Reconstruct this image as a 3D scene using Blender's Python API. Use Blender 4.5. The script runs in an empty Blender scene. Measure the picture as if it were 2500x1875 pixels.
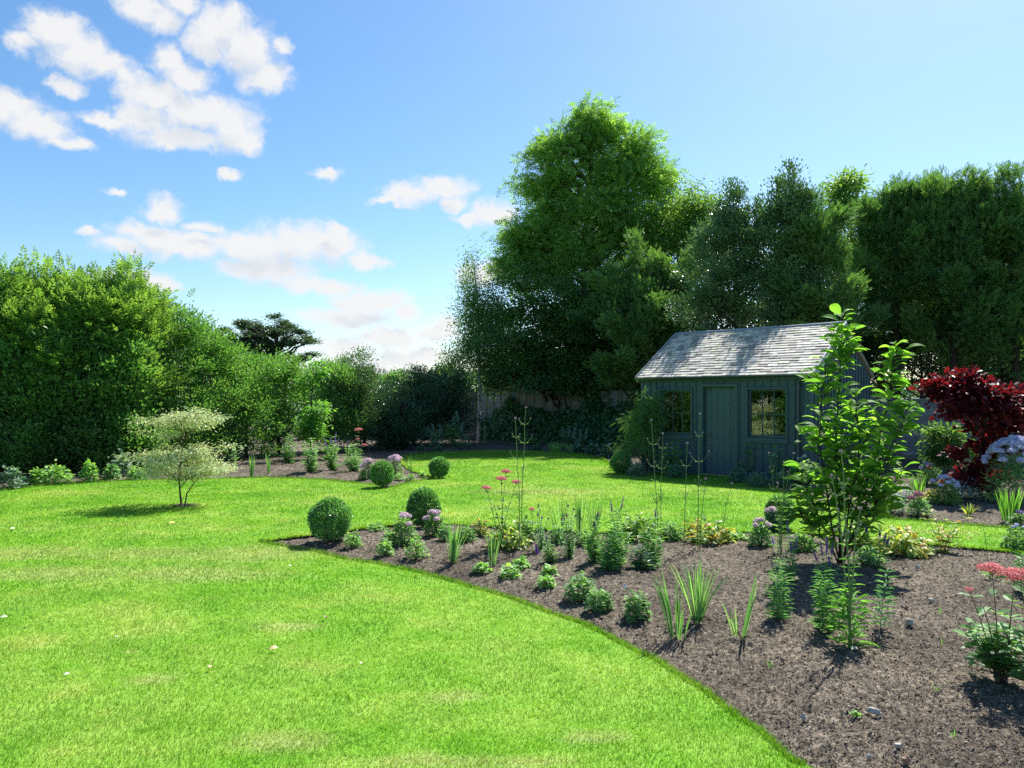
import bpy, math, random
import numpy as np
PI = math.pi
rad = math.radians
CAMZ = 1.65
FPX, CX, HY = 1850.0, 1250.0, 976.0     # measured: focal length in photo pixels, centre column, horizon row
COL = bpy.context.scene.collection

def at(px, py, Y):                      # world point seen at a photo pixel, at distance Y
    return np.array([(px - CX) / FPX * Y, Y, CAMZ + (HY - py) / FPX * Y])
def gnd(px, py):                        # the ground point there
    Y = CAMZ * FPX / (py - HY)
    return np.array([(px - CX) / FPX * Y, Y, 0.0])

# ---------------------------------------------------------------- objects
def tag(o, label=None, cat=None, group=None, kind=None):
    if label: o['label'] = label
    if cat: o['category'] = cat
    if group: o['group'] = group
    if kind: o['kind'] = kind
    return o
def thing(name, label, cat, loc=(0, 0, 0), group=None, rz=0.0):
    o = bpy.data.objects.new(name, None); COL.objects.link(o)
    o.location = loc; o.rotation_euler = (0, 0, rz); o.empty_display_size = .2
    return tag(o, label, cat, group)

class Geo:
    """collects triangles (numpy) with a per-vertex 'rnd' value; build() links them as ONE mesh object"""
    def __init__(s): s.V = []; s.F = []; s.R = []; s.n = 0
    def add(s, V, F, R=0.5):
        V = np.asarray(V, float).reshape(-1, 3); F = np.asarray(F, np.int64).reshape(-1, 3)
        s.V.append(V); s.F.append(F + s.n)
        s.R.append(np.broadcast_to(np.asarray(R, float), (len(V),)) if np.ndim(R) < 1 or len(np.atleast_1d(R)) == len(V) else np.full(len(V), .5))
        s.n += len(V)
    def quad(s, a, b, c, d, R=.5): s.add([a, b, c, d], [[0, 1, 2], [0, 2, 3]], R)
    def box(s, c, size, R=.5, M=None):
        x, y, z = [v / 2 for v in size]
        V = np.array([[i * x, j * y, k * z] for i in (-1, 1) for j in (-1, 1) for k in (-1, 1)], float)
        if M is not None: V = V @ np.array(M).T
        V = V + np.array(c)
        q = [(0, 1, 3, 2), (4, 6, 7, 5), (0, 4, 5, 1), (2, 3, 7, 6), (0, 2, 6, 4), (1, 5, 7, 3)]
        F = []
        for a, b, c_, d in q: F += [(a, b, c_), (a, c_, d)]
        s.add(V, F, R)
    def box2(s, lo, hi, R=.5):
        lo = np.array(lo, float); hi = np.array(hi, float); s.box((lo + hi) / 2, hi - lo, R)
    def tube(s, P, rr, k=6, R=.5, cap=True):
        P = np.asarray(P, float); n = len(P)
        rr = np.broadcast_to(np.asarray(rr, float), (n,))
        T = np.gradient(P, axis=0); T /= np.linalg.norm(T, axis=1)[:, None] + 1e-9
        ref = np.array([0, 0, 1.]) if abs(T[0][2]) < .9 else np.array([1., 0, 0])
        A = np.cross(T, ref); A /= np.linalg.norm(A, axis=1)[:, None] + 1e-9
        B = np.cross(T, A)
        an = np.arange(k) * 2 * PI / k
        V = P[:, None, :] + rr[:, None, None] * (np.cos(an)[None, :, None] * A[:, None, :] + np.sin(an)[None, :, None] * B[:, None, :])
        F = []
        for i in range(n - 1):
            for j in range(k):
                a = i * k + j; b = i * k + (j + 1) % k
                F += [(a, b, b + k), (a, b + k, a + k)]
        V = V.reshape(-1, 3)
        if cap:
            V = np.vstack([V, P[0], P[-1]]); c0 = n * k; c1 = c0 + 1
            for j in range(k):
                F.append((c0, (j + 1) % k, j)); F.append((c1, (n - 1) * k + j, (n - 1) * k + (j + 1) % k))
        s.add(V, F, R)
    def leaves(s, P, D, N, L, W, T, R=None):
        """n copies of leaf template T=(verts, tris): base P, along D, facing N, length L, width W"""
        P = np.asarray(P, float); n = len(P)
        if n == 0: return
        D = nrm(D); N = N - (N * D).sum(1)[:, None] * D; N = nrm(N); S = np.cross(D, N)
        L = np.broadcast_to(np.asarray(L, float), (n,)); W = np.broadcast_to(np.asarray(W, float), (n,))
        tv, tf = T; k = len(tv)
        V = (P[:, None, :] + (tv[None, :, 0] * L[:, None])[..., None] * D[:, None, :]
             + (tv[None, :, 1] * W[:, None])[..., None] * S[:, None, :] + (tv[None, :, 2] * L[:, None])[..., None] * N[:, None, :])
        F = tf[None, :, :] + (np.arange(n) * k)[:, None, None]
        if R is None: R = RNG.random(n)
        s.add(V.reshape(-1, 3), F.reshape(-1, 3), np.repeat(R, k))
    def build(s, name, mat, parent=None, smooth=False, recenter=None):
        V = np.vstack(s.V).astype(np.float32); F = np.vstack(s.F).astype(np.int32); R = np.concatenate(s.R).astype(np.float32)
        me = bpy.data.meshes.new(name)
        me.vertices.add(len(V)); me.vertices.foreach_set('co', V.ravel())
        me.loops.add(F.size); me.loops.foreach_set('vertex_index', F.ravel())
        me.polygons.add(len(F)); me.polygons.foreach_set('loop_start', np.arange(len(F), dtype=np.int32) * 3)
        me.polygons.foreach_set('use_smooth', np.full(len(F), smooth))
        a = me.attributes.new('rnd', 'FLOAT', 'POINT'); a.data.foreach_set('value', R)
        me.update(calc_edges=True)
        me.materials.append(mat)
        o = bpy.data.objects.new(name, me); COL.objects.link(o)
        if parent: o.parent = parent
        return o

RNG = np.random.default_rng(7)
random.seed(7)
def nrm(a): return a / (np.linalg.norm(a, axis=-1, keepdims=True) + 1e-9)
def rvec(n, s=1.0): return RNG.normal(size=(n, 3)) * s
def U(a, b, n=None): return RNG.uniform(a, b, n)

def tris(v, f):
    return np.array(v, float), np.array(f, int)
T_DIA = tris([(0, 0, 0), (.45, .5, .08), (1, 0, -.04), (.45, -.5, .08)], [(0, 2, 1), (0, 3, 2)])
T_LEAF = tris([(0, 0, 0), (.3, .42, .05), (.3, 0, -.03), (.3, -.42, .05), (.68, .38, .02), (.66, 0, -.05), (.68, -.38, .02), (1, 0, -.14)],
              [(0, 2, 1), (0, 3, 2), (1, 2, 5), (1, 5, 4), (2, 3, 6), (2, 6, 5), (4, 5, 7), (5, 6, 7)])
def big_leaf():
    v = [(0, 0, 0)]; xs = [.08, .25, .45, .65, .82, .93]; ws = [.14, .40, .5, .47, .33, .16]
    zs = [.03, .075, .09, .06, -.01, -.08]; f = []
    for x, w, z in zip(xs, ws, zs): v += [(x, w, z + .06 * w), (x, 0, z - .03), (x, -w, z + .06 * w)]
    v.append((1.02, 0, -.15))
    f += [(0, 2, 1), (0, 3, 2)]
    for i in range(5):
        a = 1 + 3 * i; b = a + 3
        f += [(a, a + 1, b + 1), (a, b + 1, b), (a + 1, a + 2, b + 2), (a + 1, b + 2, b + 1)]
    f += [(16, 17, 19), (17, 18, 19)]
    return tris(v, f)
T_BIG = big_leaf()
T_HEART = tris([(0, 0, 0), (-.12, .28, .04), (.2, .52, .05), (.6, .42, 0), (1, 0, -.12), (.6, -.42, 0), (.2, -.52, .05), (-.12, -.28, .04), (.35, 0, -.04)],
               [(0, 8, 1), (1, 8, 2), (2, 8, 3), (3, 8, 4), (4, 8, 5), (5, 8, 6), (6, 8, 7), (7, 8, 0)])
def lobed(n=5):
    v = [(0, 0, 0), (.42, 0, .03)]; f = []
    for i in range(2 * n + 1):
        a = -2.35 + 4.7 * i / (2 * n); r = .58 if i % 2 else .36
        if i in (0, 2 * n): r = .3
        v.append((.42 + r * math.cos(a), r * math.sin(a), .03 - .09 * (i % 2)))
    for i in range(2 * n): f.append((1, 2 + i, 3 + i))
    f += [(0, 2, 1), (0, 1, 2 + 2 * n)]
    return tris(v, [(a, c, b) for a, b, c in f])
T_LOBE = lobed()
T_STRAP = tris([(0, .35, 0), (0, -.35, 0), (.35, .5, .0), (.35, -.5, .0), (.7, .4, .0), (.7, -.4, .0), (1, 0, 0)],
               [(0, 1, 3), (0, 3, 2), (2, 3, 5), (2, 5, 4), (4, 5, 6)])

# ---------------------------------------------------------------- materials
class NT:
    def __init__(s, name):
        s.m = bpy.data.materials.new(name); s.m.use_nodes = True; s.t = s.m.node_tree; s.t.nodes.clear()
        s.out = s.n('ShaderNodeOutputMaterial')
    def n(s, t, **kw):
        nd = s.t.nodes.new(t)
        for k, v in kw.items():
            if k.startswith('_'): setattr(nd, k[1:], v)
            else: nd.inputs[k.replace('__', ' ')].default_value = v
        return nd
    def l(s, a, b): s.t.links.new(a, b)
    def ramp(s, fac, stops, interp='LINEAR'):
        r = s.n('ShaderNodeValToRGB'); r.color_ramp.interpolation = interp
        e = r.color_ramp.elements
        while len(e) < len(stops): e.new(.5)
        for q, (p, c) in zip(e, stops): q.position = p; q.color = (*c, 1) if len(c) == 3 else c
        s.l(fac, r.inputs[0]); return r.outputs[0]
    def noise(s, scale, detail=4, rough=.5, vec=None, dist=0):
        nd = s.n('ShaderNodeTexNoise', Scale=scale, Detail=detail, Roughness=rough, Distortion=dist)
        if vec is not None: s.l(vec, nd.inputs['Vector'])
        return nd.outputs['Fac']
    def mix(s, fac, a, b, mode='MIX'):
        m = s.n('ShaderNodeMix', _data_type='RGBA', _blend_type=mode)
        for i, v in ((0, fac), (6, a), (7, b)):
            if hasattr(v, 'links') or isinstance(v, bpy.types.NodeSocket): s.l(v, m.inputs[i])
            else: m.inputs[i].default_value = v if i == 0 else ((*v, 1) if len(v) == 3 else v)
        return m.outputs[2]
    def math(s, op, a, b=0.0, c=0.0, clamp=False):
        m = s.n('ShaderNodeMath', _operation=op, _use_clamp=clamp)
        for i, v in enumerate((a, b, c)):
            if isinstance(v, bpy.types.NodeSocket): s.l(v, m.inputs[i])
            else: m.inputs[i].default_value = v
        return m.outputs[0]

def leaf_mat(name, stops, transl=.4, tint=(1.5, 1.55, .6), rough=.46, spec=.36):
    """leaf: the colour varies from leaf to leaf; light also comes through the blade"""
    N = NT(name)
    r = N.n('ShaderNodeAttribute', _attribute_name='rnd').outputs['Fac']
    c = N.ramp(r, stops)
    bs = N.n('ShaderNodeBsdfPrincipled'); N.l(c, bs.inputs['Base Color'])
    bs.inputs['Roughness'].default_value = rough; bs.inputs['Specular IOR Level'].default_value = spec
    if transl > 0:
        tr = N.n('ShaderNodeBsdfTranslucent'); N.l(N.mix(1.0, c, tint, 'MULTIPLY'), tr.inputs[0])
        ms = N.n('ShaderNodeMixShader', Fac=transl); N.l(bs.outputs[0], ms.inputs[1]); N.l(tr.outputs[0], ms.inputs[2])
        N.l(ms.outputs[0], N.out.inputs[0])
    else: N.l(bs.outputs[0], N.out.inputs[0])
    return N.m

def plain(name, c, rough=.6, var=.25, scale=8, spec=.4, metal=0, bump=0, bscale=60, c2=None):
    N = NT(name)
    tc = N.n('ShaderNodeTexCoord').outputs['Object']
    f = N.noise(scale, 5, .6, tc)
    c2 = c2 or tuple(v * (1 - var) for v in c)
    col = N.ramp(f, [(.3, c2), (.7, c)])
    bs = N.n('ShaderNodeBsdfPrincipled', Roughness=rough, Metallic=metal); bs.inputs['Specular IOR Level'].default_value = spec
    N.l(col, bs.inputs['Base Color'])
    if bump:
        b = N.n('ShaderNodeBump', Strength=bump, Distance=.01); N.l(N.noise(bscale, 4, .6, tc), b.inputs['Height']); N.l(b.outputs[0], bs.inputs['Normal'])
    N.l(bs.outputs[0], N.out.inputs[0]); return N.m

# ---------------------------------------------------------------- numpy noise
def vn(x, y, s, seed=0):
    x = x / s; y = y / s; xi = np.floor(x); yi = np.floor(y); fx = x - xi; fy = y - yi
    fx = fx * fx * (3 - 2 * fx); fy = fy * fy * (3 - 2 * fy)
    def h(a, b):
        t = np.sin(a * 127.1 + b * 311.7 + seed * 74.7) * 43758.5453; return t - np.floor(t)
    return (h(xi, yi) * (1 - fx) + h(xi + 1, yi) * fx) * (1 - fy) + (h(xi, yi + 1) * (1 - fx) + h(xi + 1, yi + 1) * fx) * fy
def fbm(x, y, s, o=4, seed=0, g=.5):
    v = 0; a = 1; t = 0
    for i in range(o): v = v + a * vn(x, y, s, seed + i * 3.3); t += a; a *= g; s /= 2.03
    return v / t
def smooth_closed(pts, it=2, lock=()):
    """Chaikin corner cutting; indices in lock stay sharp"""
    P = [tuple(p) for p in pts]; L = [i in lock for i in range(len(P))]
    for _ in range(it):
        Q = []; M = []
        n = len(P)
        for i in range(n):
            a, b = P[i], P[(i + 1) % n]
            if L[i]: Q.append(a); M.append(True)
            else: Q.append((a[0] * .75 + b[0] * .25, a[1] * .75 + b[1] * .25)); M.append(False)
            if not L[(i + 1) % n]: Q.append((a[0] * .25 + b[0] * .75, a[1] * .25 + b[1] * .75)); M.append(False)
        P, L = Q, M
    return np.array(P)
def inside(x, y, poly):
    r = np.zeros(x.shape, bool); px, py = poly[:, 0], poly[:, 1]; n = len(poly); j = n - 1
    for i in range(n):
        if py[i] != py[j]:
            c = ((py[i] > y) != (py[j] > y)) & (x < (px[j] - px[i]) * (y - py[i]) / (py[j] - py[i]) + px[i]); r ^= c
        j = i
    return r
def dist_poly(x, y, poly):
    d = np.full(x.shape, 1e9); n = len(poly)
    for i in range(n):
        a = poly[i]; b = poly[(i + 1) % n]; e = b - a; L2 = (e ** 2).sum() + 1e-12
        t = np.clip(((x - a[0]) * e[0] + (y - a[1]) * e[1]) / L2, 0, 1)
        d = np.minimum(d, (x - a[0] - t * e[0]) ** 2 + (y - a[1] - t * e[1]) ** 2)
    return np.sqrt(d)

# ---------------------------------------------------------------- camera, sun, sky
sc = bpy.context.scene
cam = bpy.data.cameras.new('camera'); co = bpy.data.objects.new('camera', cam); COL.objects.link(co)
co.location = (0, 0, CAMZ); co.rotation_euler = (PI / 2, 0, 0)
cam.sensor_fit = 'HORIZONTAL'; cam.sensor_width = 36; cam.lens = 36 * FPX / 2500; cam.shift_y = (HY - 937.5) / 2500
cam.clip_start = .05; cam.clip_end = 6000
sc.camera = co
SUN_AZ, SUN_EL = rad(33), rad(50)
sv = np.array([math.sin(SUN_AZ) * math.cos(SUN_EL), math.cos(SUN_AZ) * math.cos(SUN_EL), math.sin(SUN_EL)])
sl = bpy.data.lights.new('sun', 'SUN'); sl.energy = 5.0; sl.angle = rad(.5); sl.color = (1, .965, .90)
so = bpy.data.objects.new('sun', sl); COL.objects.link(so)
from mathutils import Vector
so.rotation_euler = Vector(sv).to_track_quat('Z', 'Y').to_euler(); so.location = (10, 20, 30)

W = bpy.data.worlds.new('World'); sc.world = W; W.use_nodes = True
wt = W.node_tree; wt.nodes.clear()
def wn(t, **k):
    n = wt.nodes.new(t)
    for a, b in k.items():
        if a.startswith('_'): setattr(n, a[1:], b)
        else: n.inputs[a].default_value = b
    return n
def wl(a, b): wt.links.new(a, b)
sky = wn('ShaderNodeTexSky', _sky_type='NISHITA', _sun_disc=False)
sky.sun_elevation = SUN_EL; sky.sun_rotation = SUN_AZ; sky.altitude = 60; sky.air_density = 1.0; sky.dust_density = 0.6; sky.ozone_density = 2.3
hs = wn('ShaderNodeHueSaturation', Hue=.497, Saturation=1.22, Value=1.0); wl(sky.outputs[0], hs.inputs['Color'])
bg1 = wn('ShaderNodeBackground', Strength=.090); wl(hs.outputs[0], bg1.inputs[0])
# clouds: puffs placed by compass bearing and elevation (degrees), edges broken up by noise
PUFFS = [(130,75,75,42),(190,125,85,48),(255,155,72,32),(60,100,45,22),(310,190,45,24),
 (345,12,70,32),(400,48,46,30),(440,5,50,30),(530,75,70,45),(600,120,78,62),(645,190,62,40),(500,110,45,40),(690,120,20,20),(565,50,40,28),
 (415,150,52,36),(455,195,60,36),(380,232,85,38),(480,275,120,50),(570,310,65,58),(605,345,32,34),(260,292,75,18),(345,285,65,32),(430,335,120,30),
 (20,262,75,45),(90,305,75,42),(170,345,55,16),(165,205,52,18),(570,422,30,13),(285,470,26,12),(800,430,34,15),
 (395,512,48,30),(370,562,90,24),(300,600,55,24),(440,595,130,36),(505,552,60,14),(625,600,130,46),(725,595,115,50),(810,595,85,42),(818,562,38,20),(890,635,55,18),(650,655,125,34),(770,695,130,24),
 (870,735,80,30),(850,772,130,28),(930,735,75,35),(985,762,40,18),(320,683,110,24),(400,693,55,16),
 (850,850,85,38),(945,825,100,38),(1000,872,125,30),(1085,788,36,26),(1060,812,66,24),(900,905,140,32),
 (1010,478,80,28),(1085,460,75,24),(1110,500,34,22),(945,492,44,13),(1205,520,62,34),(1145,537,44,13),(1195,665,80,32),(225,570,30,14)]
g = bpy.data.node_groups.new('cloud_cover', 'ShaderNodeTree')
g.interface.new_socket('Vector', in_out='INPUT', socket_type='NodeSocketVector'); g.interface.new_socket('Cover', in_out='OUTPUT', socket_type='NodeSocketFloat')
gi = g.nodes.new('NodeGroupInput'); go = g.nodes.new('NodeGroupOutput')
prev = None
for (px, py, rx, ry) in PUFFS:
    az = math.degrees(math.atan((px - CX) / FPX)); hyp = math.hypot(px - CX, FPX); el = math.degrees(math.atan((HY - py) / hyp))
    k = math.degrees(1 / hyp)
    ma = g.nodes.new('ShaderNodeVectorMath'); ma.operation = 'SUBTRACT'; g.links.new(gi.outputs[0], ma.inputs[0]); ma.inputs[1].default_value = (az, el, 0)
    mb = g.nodes.new('ShaderNodeVectorMath'); mb.operation = 'MULTIPLY'; g.links.new(ma.outputs[0], mb.inputs[0]); mb.inputs[1].default_value = (1 / (rx * k), 1 / (ry * k), 0)
    mc = g.nodes.new('ShaderNodeVectorMath'); mc.operation = 'LENGTH'; g.links.new(mb.outputs[0], mc.inputs[0])
    if prev is None: prev = mc.outputs['Value']
    else:
        mi = g.nodes.new('ShaderNodeMath'); mi.operation = 'SMOOTH_MIN'; mi.inputs[2].default_value = .25
        g.links.new(prev, mi.inputs[0]); g.links.new(mc.outputs['Value'], mi.inputs[1]); prev = mi.outputs[0]
g.links.new(prev, go.inputs[0])
tc = wn('ShaderNodeTexCoord'); sx = wn('ShaderNodeSeparateXYZ'); wl(tc.outputs['Generated'], sx.inputs[0])
def wm(op, a, b=0., c=0., clamp=False):
    m = wn('ShaderNodeMath', _operation=op, _use_clamp=clamp)
    for i, v in enumerate((a, b, c)):
        if isinstance(v, bpy.types.NodeSocket): wl(v, m.inputs[i])
        else: m.inputs[i].default_value = v
    return m.outputs[0]
azn = wm('MULTIPLY', wm('ARCTAN2', sx.outputs[0], sx.outputs[1]), 180 / PI)
eln = wm('MULTIPLY', wm('ARCSINE', sx.outputs[2]), 180 / PI)
cv = wn('ShaderNodeCombineXYZ'); wl(azn, cv.inputs[0]); wl(eln, cv.inputs[1])
def wnoise(vec, s, d, r=.55, out='Fac'):
    n = wn('ShaderNodeTexNoise', Scale=s, Detail=d, Roughness=r); wl(vec, n.inputs['Vector']); return n.outputs[out]
warp = wn('ShaderNodeVectorMath', _operation='MULTIPLY_ADD')
nc = wn('ShaderNodeVectorMath', _operation='SUBTRACT'); wl(wnoise(cv.outputs[0], .42, 6, .6, 'Color'), nc.inputs[0]); nc.inputs[1].default_value = (.5, .5, .5)
wl(nc.outputs[0], warp.inputs[0]); warp.inputs[1].default_value = (3.0, 2.2, 0); wl(cv.outputs[0], warp.inputs[2])
def cover(off):
    a = wn('ShaderNodeVectorMath', _operation='ADD'); wl(warp.outputs[0], a.inputs[0]); a.inputs[1].default_value = off
    n = wt.nodes.new('ShaderNodeGroup'); n.node_tree = g; wl(a.outputs[0], n.inputs[0]); return n.outputs[0]
fine = wnoise(warp.outputs[0], .95, 10, .66); fine2 = wnoise(cv.outputs[0], .55, 5, .6)
d0 = wm('ADD', cover((0, 0, 0)), wm('MULTIPLY_ADD', fine, 1.3, -.65))
mr = wn('ShaderNodeMapRange', _interpolation_type='SMOOTHSTEP'); wl(d0, mr.inputs[0])
mr.inputs[1].default_value = 1.33; mr.inputs[2].default_value = .38; mr.inputs[3].default_value = 0; mr.inputs[4].default_value = .97
d1 = wm('ADD', cover((.5, 1.35, 0)), wm('MULTIPLY_ADD', fine2, .8, -.4))          # what lies sunward of it: thick there = greyer here
ms_ = wn('ShaderNodeMapRange', _interpolation_type='SMOOTHSTEP'); wl(d1, ms_.inputs[0])
ms_.inputs[1].default_value = .85; ms_.inputs[2].default_value = -.1
cc = wn('ShaderNodeMix', _data_type='RGBA'); wl(ms_.outputs[0], cc.inputs[0]); cc.inputs[6].default_value = (1, 1, 1, 1); cc.inputs[7].default_value = (.80, .85, .91, 1)
bg2 = wn('ShaderNodeBackground', Strength=.46); wl(cc.outputs[2], bg2.inputs[0])
mx = wn('ShaderNodeMixShader'); wl(mr.outputs[0], mx.inputs[0]); wl(bg1.outputs[0], mx.inputs[1]); wl(bg2.outputs[0], mx.inputs[2])
wo = wn('ShaderNodeOutputWorld'); wl(mx.outputs[0], wo.inputs[0])
W.cycles.sampling_method = 'MANUAL'; W.cycles.sample_map_resolution = 512
sc.view_settings.view_transform = 'Standard'; sc.view_settings.look = 'None'; sc.view_settings.exposure = 1.0; sc.view_settings.gamma = 1
sc.view_settings.use_curve_mapping = False
sc.cycles.max_bounces = 6; sc.cycles.diffuse_bounces = 3; sc.cycles.transmission_bounces = 6; sc.cycles.glossy_bounces = 3; sc.cycles.transparent_max_bounces = 8
sc.render.filter_size = 1.15; sc.cycles.use_denoising = False; sc.cycles.sample_clamp_indirect = 6; sc.cycles.caustics_reflective = False; sc.cycles.caustics_refractive = False
# ---------------------------------------------------------------- lawn outline (world metres, traced on the ground)
A_low = [(1987,1873),(1921,1853),(1869,1790),(1800,1743),(1720,1686),(1639,1633),(1573,1597),(1485,1555),(1434,1527),(1352,1499),(1300,1478),(1170,1437),(1106,1418),(980,1386),(859,1368),(796,1352),(723,1338),(632,1322)]
A_up = [(765,1307),(850,1296),(950,1282),(1015,1279),(1100,1280),(1250,1288),(1421,1300),(1600,1302),(1800,1298),(1950,1300),(2120,1312),(2263,1328),(2371,1339),(2500,1352),(2800,1385)]
C_low = [(2800,1335),(2500,1293),(2371,1283),(2263,1274),(2129,1264),(2000,1228),(1922,1201),(1831,1184),(1803,1172),(1797,1167),(1717,1162),(1672,1159),(1600,1158),(1530,1157),(1494,1150),(1486,1126),(1434,1112),(1339,1102),(1230,1098),(1136,1101),(1027,1108),(978,1117),(984,1138),(1012,1154),(1050,1162),(1058,1168),(1000,1180),(954,1192),(916,1184),(853,1179),(796,1171),(695,1168),(600,1166),(490,1171),(359,1172),(253,1177),(93,1188),(0,1199),(-200,1225)]
pts = [tuple(gnd(*p)[:2]) for p in A_low]; tipA = len(pts) - 1
pts += [tuple(gnd(*p)[:2]) for p in A_up + C_low]
pts += [(-13.5, 9), (-14, 3), (-14, -6), (5.5, -6), (4.2, -1), (2.6, 1.6)]
LAWN = smooth_closed(pts, 2, lock=(tipA,))
_n = len(LAWN)                               # resample finely, then a small hand-cut wobble
fine_pts = []
for i in range(_n):
    a, b = LAWN[i], LAWN[(i + 1) % _n]; k = max(1, int(np.hypot(*(b - a)) / (.06 if a[1] > 2 and a[1] < 12 else .2)))
    for j in range(k): fine_pts.append(a + (b - a) * j / k)
LAWNF = np.array(fine_pts)
nrmx = fbm(LAWNF[:, 0] + 50, LAWNF[:, 1] + 50, .35, 3, 1) - .5; nrmy = fbm(LAWNF[:, 0] + 90, LAWNF[:, 1] + 20, .35, 3, 2) - .5
LAWNF = LAWNF + np.stack([nrmx, nrmy], 1) * .055

def turf_color(N):
    """lush, pale and straw-coloured turf in patches over the ground"""
    pos = N.n('ShaderNodeNewGeometry').outputs['Position']
    mp = N.n('ShaderNodeMapping'); N.l(pos, mp.inputs[0]); mp.inputs['Scale'].default_value = (1, 1.15, 0)
    v = mp.outputs[0]
    big = N.noise(.55, 4, .55, v, .3); mid = N.noise(2.1, 5, .6, v, .4); sml = N.noise(14, 4, .65, v)
    f = N.math('ADD', N.math('MULTIPLY', big, .6), N.math('MULTIPLY', mid, .4))
    c = N.ramp(f, [(.33, (.098, .275, .015)), (.44, (.145, .33, .024)), (.55, (.212, .375, .05)), (.66, (.32, .41, .09))])
    c2 = N.ramp(sml, [(.3, (.82, .85, .8)), (.7, (1.14, 1.1, 1.16))])
    c = N.mix(1.0, c, c2, 'MULTIPLY')
    # worn straw patches with a place of their own
    acc = None
    for (px, py, rx, ry) in [(345,1352,.9,.45),(610,1352,1.0,.6),(30,1352,1.0,.5),(470,1400,1.1,.45),(150,1400,.9,.4),(1330,1200,1.6,.7),(322,1590,.075,.05),(1100,1700,.22,.12),(690,1810,.3,.15),(1440,1800,.2,.1),(1050,1860,.4,.1),(700,1530,.3,.15),(370,1660,.2,.12),(1290,1860,.25,.08),(2300,1300,.5,.2)]:
        p = gnd(px, py)
        s = N.n('ShaderNodeVectorMath', _operation='SUBTRACT'); N.l(pos, s.inputs[0]); s.inputs[1].default_value = (p[0], p[1], 0)
        m = N.n('ShaderNodeVectorMath', _operation='MULTIPLY'); N.l(s.outputs[0], m.inputs[0]); m.inputs[1].default_value = (1 / rx, 1 / ry, 0)
        le = N.n('ShaderNodeVectorMath', _operation='LENGTH'); N.l(m.outputs[0], le.inputs[0])
        acc = le.outputs['Value'] if acc is None else N.math('MINIMUM', acc, le.outputs['Value'])
    acc = N.math('ADD', acc, N.math('MULTIPLY_ADD', N.noise(5, 5, .65, v), 1.6, -.8))
    w = N.n('ShaderNodeMapRange', _interpolation_type='SMOOTHSTEP'); N.l(acc, w.inputs[0])
    w.inputs[1].default_value = 1.25; w.inputs[2].default_value = .2; w.inputs[3].default_value = 0; w.inputs[4].default_value = .42
    c = N.mix(w.outputs[0], c, (.38, .37, .17))
    return c, pos
N = NT('turf'); c, pos = turf_color(N)
bs = N.n('ShaderNodeBsdfPrincipled', Roughness=.85); bs.inputs['Specular IOR Level'].default_value = .15
N.l(c, bs.inputs['Base Color'])
bp = N.n('ShaderNodeBump', Strength=.7, Distance=.012); N.l(N.noise(55, 3, .7, pos), bp.inputs['Height']); N.l(bp.outputs[0], bs.inputs['Normal'])
N.l(bs.outputs[0], N.out.inputs[0]); M_TURF = N.m
N = NT('grass_blade'); c, pos = turf_color(N)
r = N.n('ShaderNodeAttribute', _attribute_name='rnd').outputs['Fac']
c = N.mix(1.0, c, N.ramp(r, [(0, (.85, .9, .8)), (.90, (1.18, 1.15, 1.15)), (.97, (1.3, 1.15, 1.4)), (1, (1.7, 1.3, 2.4))]), 'MULTIPLY')
bs = N.n('ShaderNodeBsdfPrincipled', Roughness=.5); bs.inputs['Specular IOR Level'].default_value = .35; N.l(c, bs.inputs['Base Color'])
tr = N.n('ShaderNodeBsdfTranslucent'); N.l(N.mix(1.0, c, (1.3, 1.25, .75), 'MULTIPLY'), tr.inputs[0])
mxs = N.n('ShaderNodeMixShader', Fac=.5); N.l(bs.outputs[0], mxs.inputs[1]); N.l(tr.outputs[0], mxs.inputs[2]); N.l(mxs.outputs[0], N.out.inputs[0])
M_BLADE = N.m

# lawn sheet with a cut edge
import bmesh
bm = bmesh.new()
vs = [bm.verts.new((x, y, 0)) for x, y in LAWNF]
ed_ = [bm.edges.new((vs[i], vs[(i + 1) % len(vs)])) for i in range(len(vs))]
bmesh.ops.triangle_fill(bm, edges=ed_, use_beauty=True, use_dissolve=False, normal=(0, 0, 1))
bm.faces.ensure_lookup_table()
_bad = [f for f in bm.faces if not inside(np.array([f.calc_center_median().x]), np.array([f.calc_center_median().y]), LAWNF)[0]]
pass
bmesh.ops.delete(bm, geom=_bad, context='FACES_ONLY')
lo = [bm.verts.new((x, y, -.09)) for x, y in LAWNF]
for i in range(len(vs)): 
    j = (i + 1) % len(vs); q_ = bm.faces.new((vs[i], vs[j], lo[j], lo[i])); q_.material_index = 1
bmesh.ops.recalc_face_normals(bm, faces=bm.faces)
me = bpy.data.meshes.new('lawn'); bm.to_mesh(me); bm.free(); me.materials.append(M_TURF); me.materials.append(plain('cut_turf_edge', (.09, .07, .045), .95, .5, 30, .1))
lawn = bpy.data.objects.new('lawn', me); COL.objects.link(lawn); tag(lawn, kind='structure')

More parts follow.
